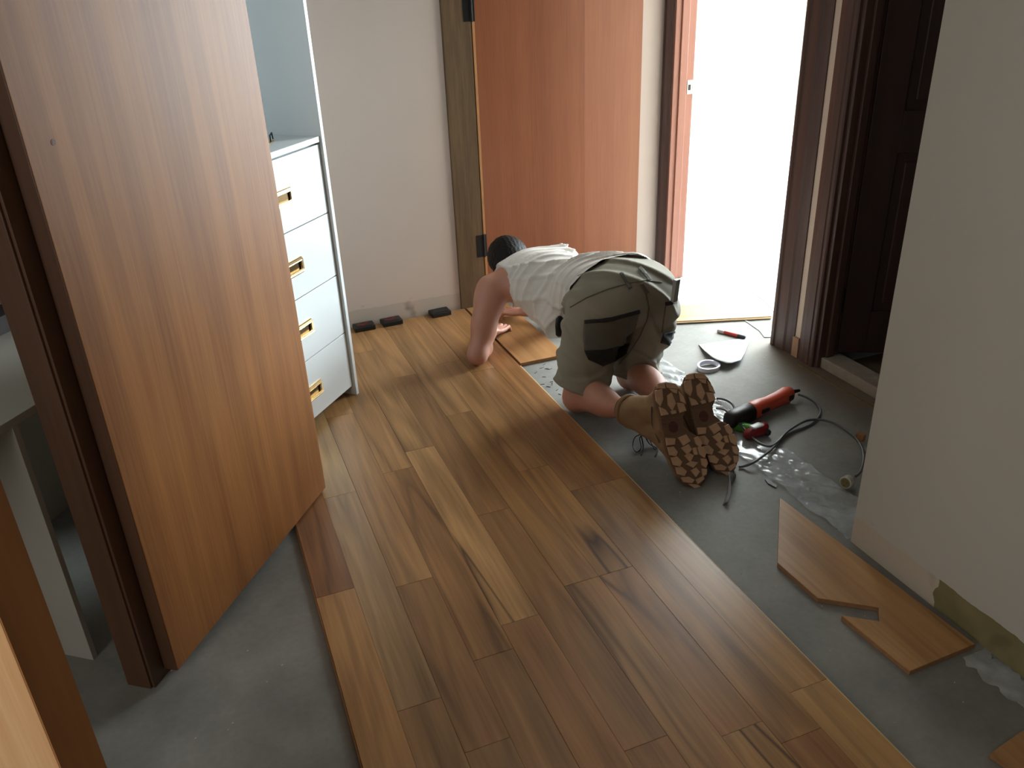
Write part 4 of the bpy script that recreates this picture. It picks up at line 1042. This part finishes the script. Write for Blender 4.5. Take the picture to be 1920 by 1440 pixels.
def sdfboot(side, T, v, u, w_, LEN, mirror, outl):
    Bz = [u, v, w_]
    ank = np.array(J['ank' + side])
    def at(a, b_, c): return T + u * a + v * b_ + w_ * c
    uc = {}
    for vv in (.03, .06, .12, .18, .24, .30, .34):
        us = [p[0] for p in outl if abs(p[1] - vv) < .035]; uc[vv] = ((min(us) + max(us)) / 2, (max(us) - min(us)) / 2)
    toe = at(uc[.06][0], .062, -.062); ball = at(uc[.12][0], .125, -.066); arch = at(uc[.24][0], .22, -.078); heel = at(uc[.30][0], .315, -.070)
    shaft0 = at(uc[.30][0], .285, -.090); kn = np.array(J['knee' + side]); sdir = (kn - ank); sdir /= np.linalg.norm(sdir)
    shaft1 = ank + sdir * .05
    def fn(P):
        d = ell(P, toe, (.046, .060, .036), Bz); d = su(d, ell(P, ball, (.050, .075, .040), Bz), .02)
        d = su(d, cap(P, ball, arch, .040, .042), .03); d = su(d, cap(P, arch, heel, .042, .040), .03)
        d = su(d, cap(P, shaft0, shaft1, .048, .050), .035)
        d = su(d, cap(P, ball, shaft1 - np.array([0, 0, .02]), .030, .036), .04)
        d = d - .0022 * np.sin(((P - A(*T)) @ A(*v)) * 95)*np.sin(P[..., 0] * 70)
        d = np.maximum(d, plane(P, T - w_ * .022, w_))
        d = np.maximum(d, plane(P, shaft1, sdir))
        return np.maximum(d, -(P[..., 2] - (SL + .001)))
    c = (toe + heel) / 2
    b = sdfmesh('boot', [(fn, (c[0] - .14, c[1] - .20, -.04), (c[0] + .14, c[1] + .36, .42), .0062)], M['boot'], man, O0)
    # collar, ankle band, seams and laces
    n = 20
    e1 = np.cross(sdir, [0, 0, 1.]); e1 /= np.linalg.norm(e1); e2 = np.cross(e1, sdir)
    def ringpts(c_, r1, r2): return [tuple(c_ + e1 * r1 * math.cos(2 * PI * i / n) + e2 * r2 * math.sin(2 * PI * i / n) - np.array(O0)) for i in range(n + 1)]
    mk('collar', G().tube(ringpts(shaft1, .053, .053), .008, 8, caps=False), M['boot'], b, origin=(0, 0, 0), smooth=True)
    mk('sock_cuff', G().tube(ringpts(shaft1 + sdir * .012, .046, .046), .008, 8, caps=False), M['sock'], b, origin=(0, 0, 0), smooth=True)
    mk('seam', G().tube([tuple(at(uc[.30][0] - .052, .30, -.05) - np.array(O0)), tuple(at(uc[.24][0] - .050, .24, -.09) - np.array(O0)), tuple(at(uc[.18][0] - .052, .17, -.075) - np.array(O0))], .0022, 6), M['darkkhaki'], b, origin=(0, 0, 0))
    if side == 'L':
        base = fl(1222, 808, .05) - np.array(O0)
        def zq(a, b_, z): return fl(1150 + a / 3.84, 660 + b_ / 3.84, SL + z) - np.array(O0)
        for pts in ([zq(215, 590, .06), zq(160, 610, .04), zq(140, 670, .012), zq(165, 720, .006), zq(200, 690, .01), zq(190, 620, .03), zq(220, 590, .055)],
                    [zq(225, 590, .06), zq(270, 600, .03), zq(315, 660, .01), zq(300, 700, .006), zq(265, 640, .02), zq(230, 595, .05)],
                    [zq(225, 600, .05), zq(260, 660, .01), zq(320, 700, .006), zq(300, 755, .004)], [zq(200, 600, .05), zq(215, 680, .008), zq(200, 745, .004)]):
            mk('lace', G().tube([Vector(p) for p in smooth_path([np.array(p) for p in pts], 6)], .0022, 6), M['black'], b, origin=(0, 0, 0), smooth=True)
    return b
boot('L', (1.385, 2.030, SL), (1.383, 2.222, .303), 1)
boot('R', (1.530, 2.050, SL), (1.512, 2.245, .302), 1)

# things the man carries
q = onsurf(1254, 560, BV, .010); q = np.array(q if q is not None else (1.74, 2.76, .33)) + np.array([.016, 0, .012])
o = tag(mk('flat_bar', G().box(-.012, .012, -.008, .008, -.03, .062).box(-.008, .008, -.0095, -.008, -.02, .05), plain('grey_tool_plastic', (170, 172, 170), .4), bevel=.002, origin=(0, 0, 0)), 'flat grey metal tool sticking up out of the right pocket of the shorts', 'tool')
o.location = q; o.rotation_euler = (0.1, 0.0, .3)
g = G().loft([[(x * s_, y * s_ * .6, z) for x, y in [(math.cos(2 * PI * i / 14) * .018, math.sin(2 * PI * i / 14) * .018) for i in range(14)]] for z, s_ in ((-.05, .5), (-.04, 1), (0, 1.1), (.03, .9), (.04, .4))])
c = np.array([1.285, 2.86, .30])
g.v = [tuple(np.array(p) + c - np.array(O0)) for p in g.v]
mk('belt_end', g, M['black'], man, origin=(0, 0, 0), smooth=True, label='black belt end hanging below the hem')
